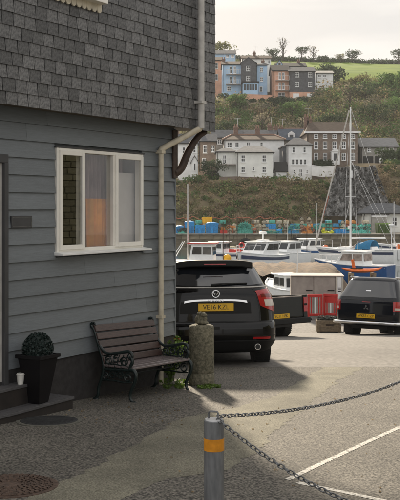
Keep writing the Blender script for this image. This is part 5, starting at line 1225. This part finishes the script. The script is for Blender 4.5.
# upper row on the hill
def b1x(o, Lx, Lz, k, dep):
    for z in (74.5, 84.5): balcony(o, Lx(226), Lx(240.5), Lz(z), 1.2, 1.0)
house('pale blue house block with two balconies on the hill', 233, 222.5, 241, 92, 64.5, 59, 9, 'render_blue', 'roof_brown', 'gable', [(229.5, 66.5, 232, 73.5), (233.5, 66.5, 236, 73.5), (229.5, 76.5, 232, 83.5), (233.5, 76.5, 236, 83.5), (227, 86.5, 231, 91)], [(224, 56)], extra=b1x)
def b2x(o, Lx, Lz, k, dep):
    b = MB().bx(Lx(242.5), Lx(257.5), -1.8, -.003, Lz(96), Lz(84)).build('bay', m['render_blue'], o); MB().bx(Lx(241.5), Lx(258.5), -2.0, -.003, Lz(83.9), Lz(82.3)).build('bay_roof', m['slate_dark'], o)
    for i in range(5): MB().bx(Lx(243.3+i*2.8), Lx(245.4+i*2.8), -1.83, -1.803, Lz(91), Lz(85.2)).build('bay_pane', m['pane_dark'], b)
house('dark slate hung gabled tower between the two blue blocks', 232, 241.1, 256, 96, 63, 57.5, 10, 'slate_hung', 'roof_slate', 'gablefront', [(246.3, 66, 250, 71), (246.3, 76, 250, 80.8)], [], extra=b2x)
house('pale blue block with slate eaves at the right of the tower', 233, 256.1, 267.3, 96, 65, 61, 9, 'render_blue', 'roof_slate', 'gable', [(260, 67.5, 263, 72), (260, 77, 263, 81.5), (259.5, 86.5, 262.5, 92, 'd')], [(264, 58)])
house('grey roofed bungalow with pale blue front high at the left', 262, 212, 235.5, 62, 53.8, 48, 9, 'render_blue', 'roof_slate', 'gable', [(226, 54.8, 229, 57.6), (231, 54.8, 234, 57.6)], [])
house('brown terracotta walled house peeping left of the blue houses', 246, 211, 222, 92, 60, 55, 8, 'render_peach', 'roof_brown', 'gable', [(214, 63, 218, 69), (214, 74, 218, 80)], [])
house('brown roofed house behind the slate hung tower', 252, 242, 271, 80, 58.5, 53.5, 8, 'render_cream', 'roof_brown', 'gable', [(268, 60, 270, 64)], [(255, 50)])
def b3x(o, Lx, Lz, k, dep):
    for z in (80.5, 90.5): balcony(o, Lx(275.5), Lx(288.8), Lz(z), 1.2, 1.0)
house('terracotta orange block with balconies left of the dark slate house', 231, 272.3, 289, 103, 70.5, 63, 9, 'render_peach', 'slate_dark', 'gable', [(278.5, 72.5, 281, 79.5), (282, 72.5, 284.5, 79.5), (278.5, 82.5, 281, 89.5), (282, 82.5, 284.5, 89.5), (278, 92.5, 285, 98)], [], extra=b3x)
def b4x(o, Lx, Lz, k, dep):
    MB().bx(Lx(289), Lx(315.2), -.08, -.004, Lz(106), Lz(92)).build('ground_floor', m['render_peach'], o)
    for a, b in ((293, 299), (307, 312)): MB().bx(Lx(a), Lx(b), -.12, -.085, Lz(100), Lz(93.5)).build('patio_door', m['boat_white'], o)
house('dark slate hung house with orange ground floor on the hill', 230, 289.1, 315, 106, 71.2, 65, 9, 'slate_hung', 'roof_slate', 'gable', [(295, 72.3, 299, 77), (308, 72.3, 312, 77), (295, 82, 299, 87), (308, 82, 312, 87)], [], extra=b4x)
house('grey roofed house with pointed white gable behind the terracotta block', 250, 277, 306, 80, 66.5, 61, 8, 'render_white', 'slate_dark', 'gable', [], [(300, 58.5)])
house('pointed pale dormer house front above the terracotta block', 246, 276, 283, 76, 65.5, 60, 3, 'render_blue', 'slate_dark', 'gablefront', [(278, 62.5, 281, 65.5, 'p')], [], name='gable_front', ovh=.2)
house('long white conservatory roofed house right of the dark slate house', 244, 316, 333, 82, 73, 69.5, 6, 'render_white', 'house_grey', 'gable', [(318, 74.5, 321, 77.5), (323, 74.5, 326, 77.5)], [])
gwall('peach terrace retaining wall below the blue houses', [(233, 94), (272, 95.5)], 227, 7, 'render_peach')
gwall('pale terrace balustrade wall below the dark slate house', [(286, 98.5), (322, 99.5)], 226, 3.5, 'house_grey')

# ------------------------------------------------------------------ vegetation
def scrub(name, label, mat, pts, per, size, seed, jit=.5):
    cen = [p[:3] for p in pts]; rad = [(p[3], p[3], p[3]*p[4]) for p in pts]
    o = link(name, leafmesh(name, cen, rad, per, size, seed, shell=.35), m[mat]); tag(o, label, 'vegetation', kind='stuff'); return o
vr = random.Random(11)
def zone(n, x0, x1, Y0, Y1, r0, r1, keep=None, sq=.75):
    out = []
    while len(out) < n:
        Y = vr.uniform(Y0, Y1); px = vr.uniform(x0, x1); X = (px-200)/FPX*Y
        if keep and not keep(px, Y, X): continue
        r = vr.uniform(r0, r1)*(1.55 if vr.random() < .12 else 1); out.append((X, Y, EYE+TE(X, Y)+r*.35, r, sq))
    return out
notrock = lambda px, Y, X: not (325+14*(Y-141)/11 < px < 392-17*(Y-141)/11)
cliff = zone(420, 165, 420, 141.5, 151.5, .45, 1.15, notrock)
random.shuffle(cliff); scrub('cliff_scrub_olive', 'olive ivy and scrub covering the cliff below the houses', 'leaf_olive', cliff[:190], 85, .30, 1)
scrub('cliff_scrub_green', 'green ivy patches on the cliff below the houses', 'leaf_green', cliff[190:270], 85, .30, 2); scrub('cliff_scrub_brown', 'brown dead bracken on the cliff below the houses', 'leaf_brown', cliff[270:], 70, .30, 3)
few = zone(60, 318, 396, 141.2, 150.5, .3, .75, lambda px, Y, X: abs(px-(325+14*(Y-141)/11)) < 6 or abs(px-(392-17*(Y-141)/11)) < 7 or vr.random() < .06); few = [(a, b-1.8, c-.1, d, e) for a, b, c, d, e in few]; scrub('slope_tufts', 'sparse tufts growing on the bare slate slope', 'leaf_brown', few, 60, .22, 4)
mid = zone(330, 185, 330, 178, 217, .9, 2.2)+zone(230, 318, 420, 178, 230, 1.0, 2.5); vr.shuffle(mid)
scrub('hill_scrub_olive', 'olive scrub on the hill between the two rows of houses', 'leaf_olive', mid[:220], 130, .42, 5); scrub('hill_scrub_brown', 'brown bracken on the hill between the two rows of houses', 'leaf_brown', mid[220:290], 110, .42, 6)
scrub('hill_scrub_green', 'dark green bushes on the hill between the two rows of houses', 'leaf_green', mid[290:450], 130, .42, 7); scrub('hill_scrub_grey', 'grey leafless thicket on the hill between the two rows of houses', 'leaf_grey', mid[450:], 130, .40, 8)
up = zone(300, 318, 440, 226, 272, 1.3, 2.9)
scrub('upper_scrub_green', 'green thicket on the upper slope right of the houses', 'leaf_green', up[:130], 150, .5, 9); scrub('upper_scrub_olive', 'olive thicket on the upper slope right of the houses', 'leaf_olive', up[130:220], 150, .5, 10); scrub('upper_scrub_brown', 'brown thicket on the upper slope right of the houses', 'leaf_brown', up[220:], 130, .5, 12)
gard = zone(46, 200, 330, 219, 226, .5, .9)+zone(40, 205, 290, 256, 275, 1.2, 2.2); scrub('garden_shrubs', 'garden shrubs around the upper houses', 'leaf_dark', gard, 110, .4, 13)
lowg = zone(40, 195, 400, 152.5, 154, .4, .8, lambda px, Y, X: px < 222 or 270 < px < 290 or px > 385); scrub('terrace_shrubs', 'low garden shrubs along the terrace edge', 'leaf_green', lowg, 90, .25, 14)
hedge_pts = []
for px in np.arange(228, 440, 1.1):
    Y = 360+vr.uniform(-2, 2); X = (px-200)/FPX*Y; hedge_pts.append((X, Y, EYE+TE(X, Y)+.7, vr.uniform(.9, 1.9), .8))
scrub('field_hedge', 'dark hedge along the crest of the green field', 'leaf_dark', hedge_pts, 70, .5, 15)
def tree(label, px, Z, h, cr, mat, seed, bare=False, lean=0., base=None, group=None, low=.35, nb=16, leaves=60, ls=None):
    X = (px-200)/FPX*Z; z = EYE+TE(X, Z)-.2 if base is None else base; o = thing('tree', label, 'tree', (X, Z, z), 0, group); r = random.Random(seed)
    t = MB(); tr_ = h*.035+.04; top = Vector((lean*h*.4, 0, h*(.9 if bare else .72))); t.tube([(0, 0, 0), (lean*h*.08, 0, h*.3), tuple(top*.75), tuple(top)], [tr_, tr_*.8, tr_*.5, tr_*.15], 7).build('trunk', m['bark'], o, smooth=60)
    cs = []; rs = []; b = MB()
    for i in range(nb):
        u = low+(.95-low)*(i+.5)/nb; a = i*2.4+r.uniform(-.4, .4); s = Vector((lean*h*.4*u, 0, top.z*min(u, .96))); reach = cr*(.55+.6*r.random())*(math.sin(math.pi*min(1, (u-low)/(1-low)*.85+.15))**.7)
        e = s+Vector((math.cos(a)*reach+lean*reach*.6, math.sin(a)*reach, reach*(.75 if bare else .45)+.05*h)); mid_ = s.lerp(e, .5)+Vector((0, 0, -.04*h)); b.tube([s, mid_, e], [tr_*.38, tr_*.25, tr_*.08], 5)
        if bare:
            for q in range(4): p_ = s.lerp(e, .4+.15*q); b.tube([p_, p_+Vector((r.uniform(-.4, .4), r.uniform(-.4, .4), .5))*reach*.6], [tr_*.16, tr_*.06], 4)
        cs.append(e); rs.append((reach*.45+.12*cr,)*2+(reach*.30+.10*cr,))
    b.build('branches', m['bark'], o, smooth=60); link('crown', leafmesh('crown', cs, rs, 8 if bare else leaves, ls or max(.18, cr*.16), seed, shell=.1), m[mat], o)
    return o
gs = 'trees along the skyline'
tree('round leafy tree beside the slate wall at the left end of the skyline', 220.5, 300, 8.5, 3.2, 'leaf_olive', 1, group=gs, base=EYE+42.5, nb=22, leaves=50)
tree('tiny bush like tree left of the small dark skyline tree', 239, 340, 3.0, 1.2, 'leaf_olive', 2, group=gs, base=EYE+48)
tree('small dark tree on the skyline above the slate hung tower', 247.5, 345, 5.0, 1.7, 'leaf_dark', 3, lean=.25, group=gs, base=EYE+48.5)
tree('wide wind bent tree left of the tall bare one', 274, 355, 5.2, 2.4, 'leaf_dark', 4, lean=-.2, group=gs, low=.45)
tree('tallest bare leafless tree on the skyline', 283, 358, 9.2, 2.0, 'leaf_grey', 5, True, group=gs, low=.3)
tree('dark umbrella topped tree on the skyline', 301.5, 358, 6.6, 2.0, 'leaf_dark', 6, lean=.1, group=gs, low=.55)
tree('thin bare tree right of the umbrella topped one', 313.5, 358, 6.2, 2.2, 'leaf_grey', 7, True, group=gs, low=.3)
tree('low rounded bush tree midway along the skyline', 323, 358, 2.9, 1.9, 'leaf_dark', 8, group=gs, low=.2)
tree('small round tree left of the spreading pair on the right', 340.5, 358, 4.2, 1.5, 'leaf_olive', 9, group=gs)
tree('spreading wind bent tree on the right of the skyline', 351.5, 358, 5.2, 2.4, 'leaf_dark', 10, lean=.2, group=gs, low=.4)
tree('tall ragged tree at the right edge of the skyline', 398.5, 356, 6.8, 2.2, 'leaf_dark', 11, group=gs, low=.35)
gh = 'trees on the hillside'
tree('round dark green tree right of the dark slate house', 313.5, 262, 7.5, 3.3, 'leaf_dark', 21, group=gh, low=.2, leaves=90)
tree('dark spreading tree above the white conservatory house', 331, 268, 7.0, 4.2, 'leaf_dark', 22, group=gh, low=.15, leaves=90)
tree('bushy green tree at the right edge below the field', 392, 236, 7.0, 4.0, 'leaf_green', 23, group=gh, low=.15, leaves=90)
tree('grey green tree in the middle of the right hand slope', 357, 250, 6.5, 4.0, 'leaf_olive', 24, group=gh, low=.15, leaves=90)
tree('bright green shrub tree beside the stone garages', 399, 168, 4.5, 1.8, 'weed', 25, group=gh, low=.15, leaves=70, base=EYE+7.2)
tree('dark garden tree left of the white villa', 212, 153.5, 3.6, 1.7, 'leaf_dark', 26, group=gh, low=.1, leaves=90)
tree('dark shrub tree below the stone garages', 392, 157, 2.6, 2.2, 'leaf_dark', 27, group=gh, low=.05, leaves=90)

for lb_, px_, Z_, h_, c_, mt_, sd_, ba_ in (
    ('dark bushy tree directly above the brown georgian house', 332, 190, 4.6, 2.6, 'leaf_dark', 31, False), ('grey leafless tree above the red ridged house', 262, 192, 5.2, 2.4, 'leaf_grey', 32, True),
    ('dark evergreen clump behind the left terrace chimneys', 228, 190, 4.4, 2.8, 'leaf_dark', 33, False), ('green bushy tree midway between the two house rows', 292, 204, 4.4, 2.8, 'leaf_green', 34, False),
    ('bare twiggy tree left of the georgian chimneys', 303, 188, 5.0, 2.0, 'leaf_grey', 35, True), ('dark green tree above the stone garages', 374, 196, 5.0, 3.2, 'leaf_dark', 36, False),
    ('broad green tree at right edge above the garages', 396, 204, 5.4, 3.4, 'leaf_green', 37, False), ('bare tree standing on the brown slope behind the mast top', 350, 208, 5.6, 2.4, 'leaf_grey', 38, True),
    ('dark tree below the terracotta block', 281, 214, 3.6, 2.0, 'leaf_dark', 39, False), ('rounded green tree below the blue house block', 236, 212, 4.0, 2.4, 'leaf_green', 40, False),
    ('low dark tree at the foot of the upper right slope', 366, 224, 5.0, 3.4, 'leaf_dark', 41, False), ('olive tree left of the bushy right edge tree', 378, 244, 5.5, 3.4, 'leaf_olive', 42, False)):
    tree(lb_, px_, Z_, h_, c_, mt_, sd_, ba_, group=gh, low=.12 if not ba_ else .25, leaves=85, ls=.34 if not ba_ else None)

# ------------------------------------------------------------------ haze over the harbour
hz = MB().bx(-300, 320, -12, 440, EYE-9, EYE+75).build('haze', None)
hm = bpy.data.materials.new('haze'); hm.use_nodes = True; ht_ = hm.node_tree; ht_.nodes.clear()
vo = ht_.nodes.new('ShaderNodeVolumePrincipled'); vo.inputs['Color'].default_value = (.92, .93, .94, 1); vo.inputs['Density'].default_value = .00028; vo.inputs['Anisotropy'].default_value = .0
oo = ht_.nodes.new('ShaderNodeOutputMaterial'); ht_.links.new(vo.outputs[0], oo.inputs['Volume']); hz.data.materials.append(hm); tag(hz, 'thin pale haze over the harbour and hillside', 'haze', kind='stuff')
